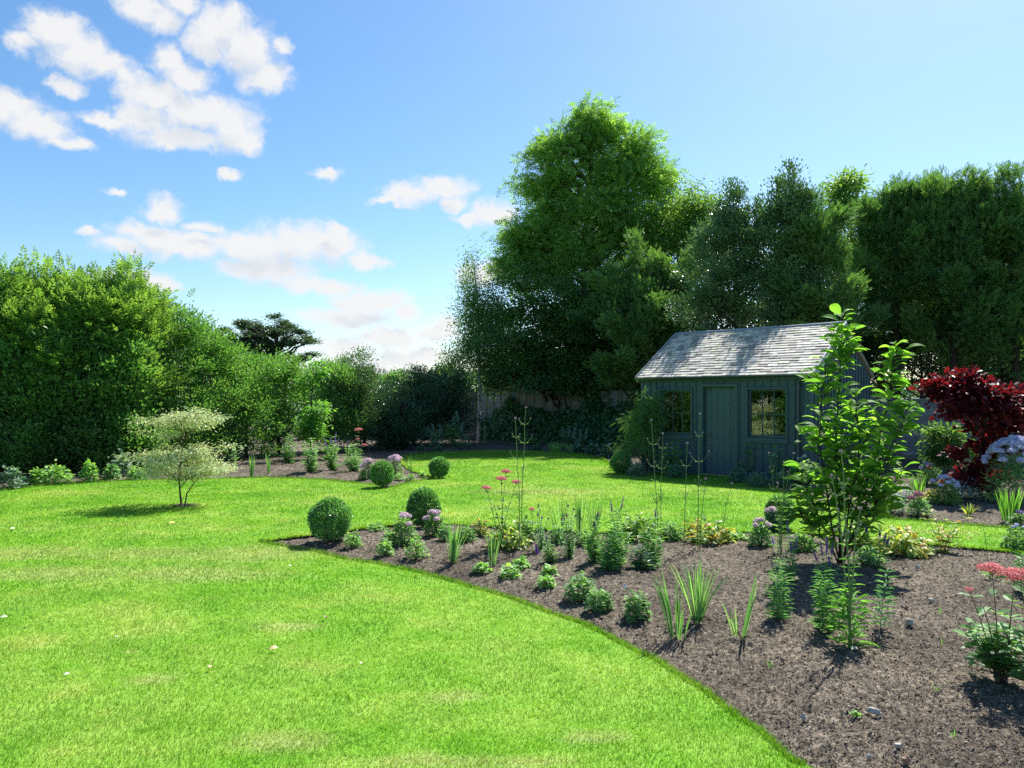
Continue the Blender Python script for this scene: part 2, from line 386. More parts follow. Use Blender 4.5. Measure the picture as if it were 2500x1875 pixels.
# grass blades: thick near the viewer, sparser and coarser farther off
def sample_lawn(n, y0, y1, xr=.80):
    Y = U(y0, y1, n); X = U(-1, 1, n) * (Y * xr + .3); w = (Y * xr + .3) / (y1 * xr + .3)
    k = U(0, 1, n) < w; X, Y = X[k], Y[k]; k = inside(X, Y, LAWNF); return X[k], Y[k]
gb = Geo()
bandsY = [2.7, 4, 5.2, 6.6, 8.4, 10.6, 13.5, 17, 21, 25.5]
for a, b in zip(bandsY[:-1], bandsY[1:]):
    ym = (a + b) / 2; dens = (13500 if ym < 6 else 11000) * (4 / ym) ** 1.45
    n = int(dens * (b - a) * 2 * (b * .80 + .3))
    X, Y = sample_lawn(n, a, b)
    m = len(X); sc_ = (ym / 4) ** .62
    tuft = vn(X, Y, .06, 5)
    h = U(.010, .023, m) * (1 + .3 * (sc_ - 1)) * (.85 + .35 * tuft)
    wd = U(.0013, .0029, m) * sc_ * (1 if ym < 7 else 1.25)
    an = U(0, 2 * PI, m) ; lean = U(.15, .95, m); la = vn(X, Y, .5, 9) * 9 + U(-1.9, 1.9, m)
    dx = np.cos(la) * lean * h; dy = np.sin(la) * lean * h
    P0 = np.stack([X - np.cos(an) * wd, Y - np.sin(an) * wd, np.full(m, -.002)], 1)
    P1 = np.stack([X + np.cos(an) * wd, Y + np.sin(an) * wd, np.full(m, -.002)], 1)
    P2 = np.stack([X + dx, Y + dy, h], 1)
    V = np.stack([P0, P1, P2], 1).reshape(-1, 3)
    gb.add(V, np.arange(3 * m).reshape(-1, 3), np.repeat(RNG.random(m), 3))
# longer, uncut blades along the edges of the beds
def edge_blades(n, ymax, hh):
    k = np.where((LAWNF[:, 1] > 2.6) & (LAWNF[:, 1] < ymax) & (np.abs(LAWNF[:, 0]) < LAWNF[:, 1] * .8))[0]
    k = k[(k + 1) < len(LAWNF)]
    seg = LAWNF[k + 1] - LAWNF[k]; ln = np.hypot(seg[:, 0], seg[:, 1]) ; wgt = ln / np.maximum(LAWNF[k, 1], 2) ; wgt = wgt / wgt.sum()
    i = RNG.choice(len(k), n, p=wgt); t = U(0, 1, n)[:, None]
    P = LAWNF[k[i]] + seg[i] * t
    nr = np.stack([seg[i][:, 1], -seg[i][:, 0]], 1); nr = nr / (np.hypot(nr[:, 0], nr[:, 1])[:, None] + 1e-9)
    s = np.where(inside(P[:, 0] + nr[:, 0] * .03, P[:, 1] + nr[:, 1] * .03, LAWNF), -1, 1)[:, None]
    P = P - nr * s * U(0, .03, n)[:, None]
    q = (P[:, 1] / 4) ** .5; h = U(.4, 1, n) * hh * q; wd = U(.0022, .004, n) * q
    out = nr * s * (U(-.2, 1.0, n) * h)[:, None]; an = U(0, PI, n)
    P0 = np.stack([P[:, 0] - np.cos(an) * wd, P[:, 1] - np.sin(an) * wd, np.full(n, -.005)], 1)
    P1 = np.stack([P[:, 0] + np.cos(an) * wd, P[:, 1] + np.sin(an) * wd, np.full(n, -.005)], 1)
    P2 = np.stack([P[:, 0] + out[:, 0] + RNG.normal(size=n) * .006, P[:, 1] + out[:, 1], h * .8], 1)
    gb.add(np.stack([P0, P1, P2], 1).reshape(-1, 3), np.arange(3 * n).reshape(-1, 3), np.repeat(RNG.random(n) * .9, 3))
edge_blades(26000, 24, .045)
go_ = gb.build('grass', M_BLADE); tag(go_, 'short mown green lawn grass with pale dry patches', 'grass', kind='stuff')

# soil of the beds: one sheet with real clods
nu, nv = 560, 620
uu = np.linspace(-.86, .86, nu); yy = 2.4 * (46 / 2.4) ** (np.linspace(0, 1, nv))
Ug, Yg = np.meshgrid(uu, yy); Xg = Ug * Yg
ins = inside(Xg, Yg, LAWN); dd = dist_poly(Xg, Yg, LAWN)
Zg = np.where(ins, -.03 - .12 * np.minimum(dd, .4), -.03 + .07 * (1 - np.exp(-dd / .35)))
amp = np.clip(dd / .05, 0.15, 1)
cl = .75 * fbm(Xg, Yg, .16, 5, 3, .66) + .25 * fbm(Xg, Yg, .45, 3, 23); Zg = Zg + np.where(ins, 0, amp * ((np.abs(cl - .5) * 2) ** 1.15 * .066 - .012))
Zg = Zg + np.where(ins, 0, amp * (fbm(Xg, Yg, .8, 3, 11) - .5) * .06)
Zg = Zg + np.where(ins, 0, amp * (vn(Xg, Yg, .028, 17) ** 3) * .016)
def soil_z(x, y):
    x = np.array([float(x)]); y = np.array([float(y)])
    if inside(x, y, LAWN)[0]: return 0.0
    d = dist_poly(x, y, LAWN)[0]
    return float(-.03 + .07 * (1 - math.exp(-d / .35)) + (fbm(x, y, .8, 3, 11)[0] - .5) * .06)
sg = Geo(); idx = np.arange(nu * nv).reshape(nv, nu)
a = idx[:-1, :-1].ravel(); b = idx[:-1, 1:].ravel(); c_ = idx[1:, 1:].ravel(); d = idx[1:, :-1].ravel()
sg.add(np.stack([Xg, Yg, Zg], -1).reshape(-1, 3), np.vstack([np.stack([a, b, c_], 1), np.stack([a, c_, d], 1)]))
N = NT('soil'); pos = N.n('ShaderNodeNewGeometry').outputs['Position']
n1 = N.noise(26, 7, .72, pos); n2 = N.noise(1.1, 4, .6, pos); n3 = N.noise(120, 3, .7, pos)
c = N.ramp(n1, [(.33, (.028, .023, .017)), (.5, (.096, .082, .062)), (.66, (.23, .20, .155))])
c = N.mix(1.0, c, N.ramp(n3, [(.35, (.55, .53, .52)), (.62, (1.45, 1.42, 1.38))]), 'MULTIPLY')
c = N.mix(1.0, c, N.ramp(n2, [(.35, (.62, .60, .58)), (.65, (1.3, 1.28, 1.26))]), 'MULTIPLY')
bs = N.n('ShaderNodeBsdfPrincipled', Roughness=.95); bs.inputs['Specular IOR Level'].default_value = .2; N.l(c, bs.inputs['Base Color'])
bp = N.n('ShaderNodeBump', Strength=.7, Distance=.008); N.l(N.math('ADD', n1, N.math('MULTIPLY', n3, .5)), bp.inputs['Height']); N.l(bp.outputs[0], bs.inputs['Normal'])
N.l(bs.outputs[0], N.out.inputs[0]); M_SOIL = N.m
soil = sg.build('soil', M_SOIL, smooth=True); tag(soil, kind='structure')

# bark mulch and litter on the near beds
def bed_points(n, y0, y1):
    Y = y0 * (y1 / y0) ** U(0, 1, n); X = U(-.8, .8, n) * Y
    k = ~inside(X, Y, LAWN); return X[k], Y[k]
X, Y = bed_points(210000, 3.2, 24)
m = len(X); zi = [0] * m
gy = np.clip(np.searchsorted(yy, Y) , 1, nv - 1); gx = np.clip(np.searchsorted(uu, X / Y), 1, nu - 1)
Z = np.maximum(Zg[gy, gx], Zg[gy - 1, gx - 1])
chipg = Geo(); q = (Y / 4.5) ** .45
D = nrm(np.stack([RNG.normal(size=m), RNG.normal(size=m), RNG.normal(size=m) * .25], 1)); Nn = nrm(np.stack([RNG.normal(size=m) * .45, RNG.normal(size=m) * .45, np.ones(m)], 1))
T_CHIP = tris([(0, -.4, 0), (0, .5, .04), (.95, .35, .10), (1, -.45, .03), (.5, .05, .16)], [(0, 4, 1), (1, 4, 2), (2, 4, 3), (3, 4, 0)])
rr = RNG.random(m)
chipg.leaves(np.stack([X, Y, Z + .003], 1), D, Nn, U(.005, .023, m) * q, U(.0025, .009, m) * q, T_CHIP, rr)
M_CHIP = leaf_mat('bark_chip', [(0, (.022, .017, .014)), (.5, (.07, .056, .045)), (.82, (.155, .13, .108)), (.94, (.30, .25, .20)), (.985, (.46, .40, .33)), (1, (.42, .2, .1))], 0, rough=.9, spec=.2)
ch = chipg.build('bark_mulch', M_CHIP); tag(ch, 'dark bark mulch and wood chips scattered over the soil', 'mulch', kind='stuff')

# the land beyond, one sheet to the horizon, rising into a wooded hill
N = NT('meadow'); pos = N.n('ShaderNodeNewGeometry').outputs['Position']
c = N.ramp(N.noise(.03, 5, .6, pos), [(.35, (.05, .11, .02)), (.65, (.10, .17, .035))])
bs = N.n('ShaderNodeBsdfPrincipled', Roughness=.9); N.l(c, bs.inputs['Base Color']); N.l(bs.outputs[0], N.out.inputs[0]); M_MEADOW = N.m
gg = Geo(); xs = np.concatenate([-np.geomspace(1600, 20, 26), np.linspace(-15, 15, 9), np.geomspace(20, 1600, 26)]); ys = np.concatenate([[-60, -20, 0, 15, 30], np.geomspace(45, 1800, 44)])
GX, GY = np.meshgrid(xs, ys); 
def hill(x, y):
    t = np.clip((y - 150) / 330, 0, 1); t = t * t * (3 - 2 * t)
    base = 5 + 2.5 * np.exp(-((x + 62) / 30) ** 2) + 8 * np.exp(-((x + 5) / 40) ** 2)
    return -.22 + t * (base + 2 * (fbm(x + 900, y, 120, 3, 4) - .5))
gg.add(np.stack([GX, GY, hill(GX, GY)], -1).reshape(-1, 3), np.vstack([np.stack([q_[0], q_[1], q_[2]], 1) for q_ in [
    (np.arange(GX.size).reshape(GX.shape)[:-1, :-1].ravel(), np.arange(GX.size).reshape(GX.shape)[:-1, 1:].ravel(), np.arange(GX.size).reshape(GX.shape)[1:, 1:].ravel()),
    (np.arange(GX.size).reshape(GX.shape)[:-1, :-1].ravel(), np.arange(GX.size).reshape(GX.shape)[1:, 1:].ravel(), np.arange(GX.size).reshape(GX.shape)[1:, :-1].ravel())]]))
gr = gg.build('ground', M_MEADOW, smooth=True); tag(gr, kind='structure')
# ---------------------------------------------------------------- garden shed: s runs along the front, d goes back, z up
SH0 = np.array([4.48, 16.30, 0.0]); us = np.array([.722, -.692, 0]); nd = np.array([.692, .722, 0])
shed = thing('garden_shed', 'dark blue-green timber garden shed with pale slate roof behind the lawn', 'shed', tuple(SH0), rz=math.atan2(us[1], us[0]))
# local frame: x = along the front, y = depth, z = up
M_PAINT = plain('shed_paint', (.066, .112, .134), .55, .18, 5, .35, bump=.25, bscale=(90), c2=(.052, .092, .110))
M_PAINT2 = plain('shed_trim_paint', (.056, .104, .118), .45, .12, 5, .4)
M_DOOR = plain('door_paint', (.066, .114, .137), .42, .14, 6, .45, bump=.15, bscale=70)
M_LEAD = plain('lead_flashing', (.30, .33, .37), .42, .25, 9, .5, metal=.35, bump=.3, bscale=20)
M_IRON = plain('painted_gutter', (.035, .068, .078), .35, .1, 6, .5)
M_BRASS = plain('brass', (.55, .36, .12), .25, .2, 20, .5, metal=1)
M_DARK = plain('interior_shade_black', (.02, .02, .02), .9, .3)
M_WOODT = plain('threshold_oak', (.42, .33, .2), .7, .3, 15)
SL, SR, DP, EH, RH, RD = -2.0, 1.98, 3.25, 2.17, 3.17, 1.62
WIN = [(-1.51, -.67, .81, 1.87), (.61, 1.49, .81, 1.87)]; DR = (-.45, .40, 0.03, 1.96)
def wall_front():
    g = Geo(); t = .10
    xs = sorted([SL, WIN[0][0], WIN[0][1], DR[0], DR[1], WIN[1][0], WIN[1][1], SR])
    def seg(a, b, z0, z1): g.box2((a, 0, z0), (b, t, z1))
    seg(SL, WIN[0][0], 0, EH); seg(WIN[0][0], WIN[0][1], 0, .81); seg(WIN[0][0], WIN[0][1], 1.87, EH)
    seg(WIN[0][1], DR[0], 0, EH); seg(DR[0], DR[1], 1.96, EH); seg(DR[1], WIN[1][0], 0, EH)
    seg(WIN[1][0], WIN[1][1], 0, .81); seg(WIN[1][0], WIN[1][1], 1.87, EH); seg(WIN[1][1], SR, 0, EH)
    for i in range(24):
        x = -1.95 + i * .1708 + U(-.008, .008)
        x = min(x, SR - .015)
        spans = [(0, EH - .02)]
        for (a, b, z0, z1) in WIN:
            if a - .03 < x < b + .03: spans = [(0, z0 - .035), (z1 + .03, EH - .02)]
        if DR[0] - .03 < x < DR[1] + .03: spans = [(2.0, EH - .02)]
        for z0, z1 in spans: g.box2((x - .011, -.028, z0), (x + .011, .01, z1))
    for x in (SL - .012, SR - .05): g.box2((x, -.03, 0), (x + .062, .012, EH - .02))     # corner boards
    return g
wall_front().build('front_wall', M_PAINT, shed)
g = Geo()
for x0, sgn in ((SR - .08, 1), (SL, -1)):                # gable ends with battens
    x1 = x0 + .08
    ring = [(.1, 0), (DP, 0), (DP, EH), (RD, RH - .03), (.1, EH)]
    V = [(x0, y, z) for y, z in ring] + [(x1, y, z) for y, z in ring]
    F = [(0, 2, 1), (0, 3, 2), (0, 4, 3), (5, 6, 7), (5, 7, 8), (5, 8, 9)]
    for i in range(5): j = (i + 1) % 5; F += [(i, j, j + 5), (i, j + 5, i + 5)]
    g.add(V, F)
    xo = x1 if sgn > 0 else x0
    for i in range(19):
        y = .12 + i * .171; 
        if y > DP: break
        h = EH + (RH - EH) * (1 - abs(y - RD) / RD) - .06
        g.box2((min(xo, xo + sgn * .025), y - .011, 0), (max(xo, xo + sgn * .025), y + .011, h))
g.box2((SL + .08, DP - .08, 0), (SR - .08, DP - .002, EH))
g.build('side_wall', M_PAINT, shed)
g = Geo(); g.box2((SL + .1, .9, .02), (SR - .1, .93, 2.1)); g.box2((SL + .09, .12, .0), (SR - .09, 3.1, .02)); g.build('interior', M_DARK, shed)  # near-black sheet and floor stand in for the unlit inside
# windows
N = NT('window_glass'); gl = N.n('ShaderNodeBsdfGlossy', Roughness=.0); gl.inputs[0].default_value = (.86, .9, .9, 1)
trn = N.n('ShaderNodeBsdfTransparent'); trn.inputs[0].default_value = (.8, .85, .83, 1)
wv = N.n('ShaderNodeBump', Strength=.12, Distance=.004); N.l(N.noise(2.2, 2, .5, N.n('ShaderNodeTexCoord').outputs['Object']), wv.inputs['Height']); N.l(wv.outputs[0], gl.inputs['Normal'])
lw = N.n('ShaderNodeLayerWeight', Blend=.5)
mx_ = N.n('ShaderNodeMixShader'); N.l(N.math('MULTIPLY_ADD', lw.outputs['Fresnel'], .55, .15, clamp=True), mx_.inputs[0]); N.l(trn.outputs[0], mx_.inputs[1]); N.l(gl.outputs[0], mx_.inputs[2]); N.l(mx_.outputs[0], N.out.inputs[0])
M_GLASS = N.m
for wi, (a, b, z0, z1) in enumerate(WIN):
    fr = Geo(); t = .028
    fr.box2((a - .012, -.045, z1 - .004), (b + .012, .09, z1 + t))       # head, proud
    fr.box2((a - .012, -.04, z0), (a + t, .088, z1 - .005)); fr.box2((b - t, -.04, z0), (b + .012, .088, z1 - .005))
    fr.box2((a + t + .001, .05, z0 + .09), (a + t + .035, .085, z1 - .01)); fr.box2((b - t - .035, .05, z0 + .09), (b - t - .001, .085, z1 - .01))
    fr.box2((a + t, .05, z1 - .04), (b - t, .084, z1 - .006)); fr.box2((a + t, .05, z0 + .055), (b - t, .087, z0 + .11))
    w = fr.build('window', M_PAINT2, shed)
    w['label'] = ('left' if wi == 0 else 'right') + ' window of the shed, six panes' if False else 'six-pane window'
    si = Geo(); si.box2((a - .03, -.06, z0 - .035), (b + .03, .05, z0 - .001)); si.box2((a + .01, -.035, z0), (b - .01, .048, z0 + .05)); si.build('sill', M_PAINT2, w)
    br = Geo(); gx0, gx1, gz0, gz1 = a + t + .036, b - t - .036, z0 + .111, z1 - .041
    for k in (1, 2): x = gx0 + (gx1 - gx0) * k / 3; br.box2((x - .008, .055, gz0), (x + .008, .078, gz1))
    zc = gz0 + (gz1 - gz0) * .47; 
    for k in range(3): br.box2((gx0 + (gx1 - gx0) * k / 3 + .009, .056, zc - .008), (gx0 + (gx1 - gx0) * (k + 1) / 3 - .009, .077, zc + .008))
    br.build('glazing_bars', M_PAINT2, w)
    pn = Geo(); pn.quad((gx0 - .01, .068, gz0 - .01), (gx1 + .01, .068, gz0 - .01), (gx1 + .01, .068, gz1 + .01), (gx0 - .01, .068, gz1 + .01)); pn.build('pane', M_GLASS, w)
# door
d0, d1, dz0, dz1 = DR
g = Geo()
g.box2((d0 - .02, -.045, dz1 - .03), (d1 + .02, .11, dz1 + .03)); g.box2((d0 - .02, -.04, 0), (d0 + .05, .108, dz1 - .031)); g.box2((d1 - .05, -.04, 0), (d1 + .02, .108, dz1 - .031))
g.build('door_frame', M_PAINT2, shed)
g = Geo(); n = 5; wdt = (d1 - d0 - .11) / n
for k in range(n):
    x = d0 + .055 + k * wdt; g.box2((x + .004, .075, .05), (x + wdt - .004, .100, dz1 - .04), k / n)
g.box2((d0 + .055, .094, .05), (d1 - .055, .112, dz1 - .045))
door = g.build('door', M_DOOR, shed)
g = Geo(); an = np.linspace(0, PI, 9); 
g.tube([(-.30, .075, .88), (-.30, .05, .88), (-.30, .04, .88), (-.30, .02, .88), (-.30, .008, .88)], [.018, .008, .022, .024, .010], 12)
g.build('door_knob', M_BRASS, door, smooth=True)
g = Geo(); g.tube([(-.31, .076, .70), (-.31, .064, .70)], [.014, .014], 10); g.build('keyhole_plate', M_BRASS, door)
g = Geo(); g.box2((d0 + .02, -.09, .0), (d1 - .02, .04, .045)); g.build('threshold', M_WOODT, shed)
# roof
slope = math.atan2(RH + .05 - EH, RD); OV = .07
M_SLATE = None
N = NT('slate'); r = N.n('ShaderNodeAttribute', _attribute_name='rnd').outputs['Fac']; tcn = N.n('ShaderNodeTexCoord').outputs['Object']
c = N.ramp(r, [(0, (.27, .25, .23)), (.5, (.50, .46, .41)), (.85, (.68, .63, .55)), (1, (.52, .51, .34))])
c = N.mix(1.0, c, N.ramp(N.noise(14, 6, .7, tcn), [(.3, (.55, .56, .58)), (.7, (1.2, 1.18, 1.12))]), 'MULTIPLY')
mo = N.ramp(N.noise(3.2, 5, .7, tcn), [(.56, (0, 0, 0)), (.70, (1, 1, 1))])
c = N.mix(N.math('MULTIPLY', mo, .55), c, (.34, .36, .13))
bs = N.n('ShaderNodeBsdfPrincipled', Roughness=.7); bs.inputs['Specular IOR Level'].default_value = .35; N.l(c, bs.inputs['Base Color'])
bp = N.n('ShaderNodeBump', Strength=.5, Distance=.006); N.l(N.noise(40, 5, .6, tcn), bp.inputs['Height']); N.l(bp.outputs[0], bs.inputs['Normal']); N.l(bs.outputs[0], N.out.inputs[0]); M_SLATE = N.m
slope_len = RD / math.cos(slope) + .12
for side in (1, -1):
    g = Geo(); nrow = 19; step = slope_len / nrow
    if side == 1: org = np.array([0, -.11, EH + .03 - .11 * math.tan(slope) + .02]); al = np.array([0, math.cos(slope), math.sin(slope)]); up = np.array([0, -math.sin(slope), math.cos(slope)])
    else: org = np.array([0, DP + .10, EH + .03 - .11 * math.tan(slope) + .02]); al = np.array([0, -math.cos(slope), math.sin(slope)]); up = np.array([0, math.sin(slope), math.cos(slope)])
    for rw in range(nrow):
        x = SL - OV + U(-.12, 0)
        while x < SR + OV - .01:
            wv_ = U(.13, .26) * (1.12 - .30 * rw / nrow); x0, x1 = max(x, SL - OV), min(x + wv_, SR + OV)
            if x1 - x0 > .02:
                t = U(.010, .018); a0 = rw * step - U(0, .012); L = step * 2.0 if rw < nrow - 1 else step
                lift0 = t + .018; lift1 = -.004
                tl = U(-.003, .003)
                P = []
                for xx, e in ((x0 + .002, tl), (x1 - .002, -tl)):
                    for (aa, hh) in ((a0 + e, lift0), (a0 + L, lift1 + t), (a0 + e, lift0 - t), (a0 + L, lift1)):
                        P.append(org + np.array([xx, 0, 0]) + al * aa + up * hh)
                # 0,1 top-left near/far 2,3 bottom ; 4.. right
                F = [(0, 4, 5), (0, 5, 1), (2, 7, 6), (2, 3, 7), (0, 2, 6), (0, 6, 4), (1, 5, 7), (1, 7, 3), (0, 1, 3), (0, 3, 2), (4, 6, 7), (4, 7, 5)]
                g.add(P, F, RNG.random())
            x += wv_
    # boarding under the slates
    P = [org + np.array([xx, 0, 0]) + al * aa + up * hh for xx in (SL - OV + .01, SR + OV - .01) for aa in (.02, slope_len - .03) for hh in (-.03, -.006)]
    g.add(P, [(0, 4, 6), (0, 6, 2), (1, 3, 7), (1, 7, 5), (0, 1, 5), (0, 5, 4), (2, 6, 7), (2, 7, 3), (0, 2, 3), (0, 3, 1), (4, 5, 7), (4, 7, 6)], .2)
    ro = g.build('roof', M_SLATE, shed)
    if side == 1:
        rr_ = Geo(); rz = RH + .11
        rr_.tube([(SL - OV - .01, RD, rz), (SL + 1, RD, rz - .006), (SR - 1, RD, rz - .008), (SR + OV + .01, RD, rz)], .045, 10)
        for s2 in (1, -1):
            P = []; 
            for i in range(25):
                xx = SL - OV - .005 + (SR - SL + 2 * OV + .01) * i / 24; w = .17 + U(-.004, .004)
                P += [(xx, RD, rz + .0), (xx, RD - s2 * w * math.cos(slope), rz - .012 - w * math.sin(slope) + U(0, .008))]
            F = []
            for i in range(24): a_ = 2 * i; F += [(a_, a_ + 1, a_ + 3), (a_, a_ + 3, a_ + 2)]
            rr_.add(P, F)
        rr_.build('ridge_flashing', M_LEAD, ro, smooth=False)
        for xx in (SL - OV - .025, SR + OV + .0):
            vg = Geo()
            for (o_, a_) in ((org, al),):
                P = [o_ + np.array([xx + dx, 0, 0]) + a_ * aa + up * hh for dx in (0, .03) for aa in (-.01, slope_len - .02) for hh in (-.10, .055)]
                vg.add(P, [(0, 4, 6), (0, 6, 2), (1, 3, 7), (1, 7, 5), (0, 1, 5), (0, 5, 4), (2, 6, 7), (2, 7, 3), (0, 2, 3), (0, 3, 1), (4, 5, 7), (4, 7, 6)])
            vg.build('verge_board', M_LEAD, ro)
g = Geo()      # gutter and downpipe
n = 10; an = np.linspace(PI, 2 * PI, n); prof = [(-.135 + .052 * math.cos(t), EH - .015 + .05 * math.sin(t)) for t in an]; prof2 = [(-.135 + .044 * math.cos(t), EH - .012 + .042 * math.sin(t)) for t in an[::-1]]
ring = prof + prof2; k = len(ring)
V = [(SL - OV - .03, y, z) for y, z in ring] + [(SR + OV + .02, y, z) for y, z in ring]; F = []
for i in range(k): j = (i + 1) % k; F += [(i, j, j + k), (i, j + k, i + k)]
g.add(V, F); g.box2((SL - .05, -.078, EH - .10), (SR + .05, -.03, EH + .01)); g.build('gutter', M_IRON, shed)
g = Geo()
g.tube([(1.81, -.135, 2.14), (1.81, -.135, 2.09), (1.80, -.13, 2.05), (1.75, -.10, 1.99), (1.73, -.085, 1.95), (1.73, -.08, 1.90), (1.73, -.08, .10), (1.73, -.12, .03)], [.034] * 8, 12)
for z in (1.93, 2.10): g.tube([(1.73 if z < 2 else 1.81, -.08 if z < 2 else -.135, z - .03), (1.73 if z < 2 else 1.81, -.08 if z < 2 else -.135, z + .03)], .044, 12)
for z in (1.86, .5): g.box2((1.665, -.085, z), (1.795, -.03, z + .035))
g.build('downpipe', M_IRON, shed, smooth=False)

# ---------------------------------------------------------------- panel fences
def fence_mats(nm, c1, c2):
    N = NT(nm); tcn = N.n('ShaderNodeTexCoord').outputs['Object']
    mp = N.n('ShaderNodeMapping'); N.l(tcn, mp.inputs[0]); mp.inputs['Scale'].default_value = (3, 3, 40)
    r = N.n('ShaderNodeAttribute', _attribute_name='rnd').outputs['Fac']
    c = N.mix(1.0, N.ramp(N.noise(1.5, 6, .7, mp.outputs[0]), [(.3, c1), (.7, c2)]), N.ramp(r, [(0, (.75, .75, .75)), (1, (1.2, 1.2, 1.2))]), 'MULTIPLY')
    bs = N.n('ShaderNodeBsdfPrincipled', Roughness=.85); N.l(c, bs.inputs['Base Color']); N.l(bs.outputs[0], N.out.inputs[0]); return N.m
M_FENCE = fence_mats('weathered_fence', (.19, .19, .18), (.33, .33, .315)); M_POST = fence_mats('fence_post', (.16, .14, .11), (.26, .23, .18))
def fence(label, P0, P1, heights, group, faces=-1):
    P0 = np.array(P0, float); P1 = np.array(P1, float); L = np.linalg.norm(P1 - P0); n = len(heights); w = L / n
    f = thing('panel_fence', label, 'fence', (P0[0], P0[1], 0), group, rz=math.atan2(P1[1] - P0[1], P1[0] - P0[0]))
    for i, h in enumerate(heights):
        g = Geo(); a, b = i * w + .055, (i + 1) * w - .055; z = .16; k = 0
        while z < h - .04:
            hh = .135; top = min(z + hh, h - .03); wav = U(-.008, .008)
            V = []
            for j in range(7):
                xx = a + (b - a) * j / 6; wz = .006 * math.sin(xx * 5 + k * 2.1) + U(-.003, .003)
                V += [(xx, -.022, z + wz), (xx, -.004, top + .012)]
            F = []
            for j in range(6): q = 2 * j; F += [(q, q + 2, q + 3), (q, q + 3, q + 1)]
            g.add(V, F, RNG.random()); z += .118; k += 1
        g.box2((a, -.003, .16), (b, .006, h - .03)); g.box2((a - .01, -.035, h - .03), (b + .01, .03, h), .9)
        pnl = g.build('panel', M_FENCE, f)
        g = Geo()
        for j in range(5): xx = a + .02 + (b - a - .04) * j / 4; g.box2((xx - .018, -.045, .16), (xx + .018, -.023, h - .031), U(.4, 1))
        g.build('batten', M_POST, pnl)
        g = Geo(); g.box2((a, -.02, 0), (b, .02, .158), .6); g.build('gravel_board', M_POST, f)
        g = Geo(); g.box2((i * w - .05, -.05, 0), (i * w + .05, .05, h + .05)); g.build('post', M_POST, f)
    g = Geo(); g.box2((n * w - .05, -.05, 0), (n * w + .05, .05, heights[-1] + .05)); g.build('post', M_POST, f)
    return f
FA = np.array([-1.4, 32.2, 0]); fd = np.array([.722, -.692, 0])
fence('grey lap panel fence under the tall tree left of the shed', FA, FA + fd * 11, [2.12, 2.12, 2.12, 1.98, 1.95, 1.9], 'garden boundary fences')
fence('grey lap panel fence behind the dark red tree', FA + fd * 11, FA + fd * 24, [1.85, 1.8, 1.75, 1.68, 1.63, 1.60, 1.60], 'garden boundary fences')
fence('dark stretch of panel fence half hidden behind the dark hedge shrubs', (-8.5, 31.0), (-1.5, 32.25), [2.0, 2.0, 2.0, 2.1], 'garden boundary fences')
# ---------------------------------------------------------------- trees
def lm(n, a, b, c, k_=1.8, **k):
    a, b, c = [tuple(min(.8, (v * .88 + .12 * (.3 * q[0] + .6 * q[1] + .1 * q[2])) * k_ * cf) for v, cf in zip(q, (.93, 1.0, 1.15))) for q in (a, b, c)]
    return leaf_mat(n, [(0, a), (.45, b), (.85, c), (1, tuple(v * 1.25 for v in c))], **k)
M_ASH = lm('ash_leaf', (.04, .09, .012), (.08, .15, .02), (.14, .22, .035), transl=.5, k_=2.35)
M_ASHB = lm('bright_ash_leaf', (.05, .115, .014), (.09, .175, .022), (.155, .25, .04), transl=.48, tint=(1.5, 1.45, .55), k_=1.75)
M_MAPLEH = lm('hedge_leaf', (.034, .095, .016), (.065, .155, .026), (.12, .215, .04), transl=.38, rough=.38)
M_LINDEN = lm('linden_leaf', (.025, .06, .016), (.045, .095, .022), (.085, .15, .034), transl=.45, rough=.36, k_=2.1)
M_BIRCHL = lm('birch_leaf', (.032, .072, .018), (.058, .115, .026), (.10, .17, .04), transl=.45, k_=2.0)
M_YEW = lm('yew_needles', (.022, .06, .016), (.045, .10, .022), (.10, .17, .032), transl=.36, rough=.42, k_=2.1)
M_HOLLY = lm('holly_leaf', (.026, .06, .022), (.048, .095, .034), (.085, .145, .055), transl=.22, k_=2.0, rough=.3, spec=.5)
M_SHADE = lm('shade_toned_leaf', (.012, .034, .012), (.02, .052, .016), (.035, .075, .02), transl=.15, k_=1.0)  # leaf colour kept very dark so gaps between crowns read as deep shade
M_PINE = lm('pine_needles', (.022, .05, .022), (.035, .07, .028), (.055, .095, .035), transl=.2)
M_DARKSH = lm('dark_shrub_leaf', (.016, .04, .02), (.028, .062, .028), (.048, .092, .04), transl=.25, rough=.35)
M_SAPL = lm('sapling_leaf', (.045, .13, .010), (.075, .185, .018), (.12, .24, .035), transl=.5, tint=(1.3, 1.4, .5))
M_IVY = lm('ivy_leaf', (.016, .055, .016), (.028, .085, .022), (.05, .12, .03), transl=.25, rough=.35)
M_BARK = plain('bark', (.13, .105, .08), .9, .5, 7, .2, bump=.8, bscale=25)
M_BARKD = plain('dark_bark', (.07, .055, .042), .9, .5, 7, .2, bump=.8, bscale=25)
def birch_bark():
    N = NT('birch_bark'); tcn = N.n('ShaderNodeTexCoord').outputs['Object']; mp = N.n('ShaderNodeMapping'); N.l(tcn, mp.inputs[0]); mp.inputs['Scale'].default_value = (4, 4, 16)
    c = N.ramp(N.noise(1.6, 5, .7, mp.outputs[0]), [(.36, (.06, .05, .045)), (.44, (.62, .60, .57)), (.8, (.78, .76, .72))])
    bs = N.n('ShaderNodeBsdfPrincipled', Roughness=.7); N.l(c, bs.inputs['Base Color']); N.l(bs.outputs[0], N.out.inputs[0]); return N.m
M_BIRCH = birch_bark()

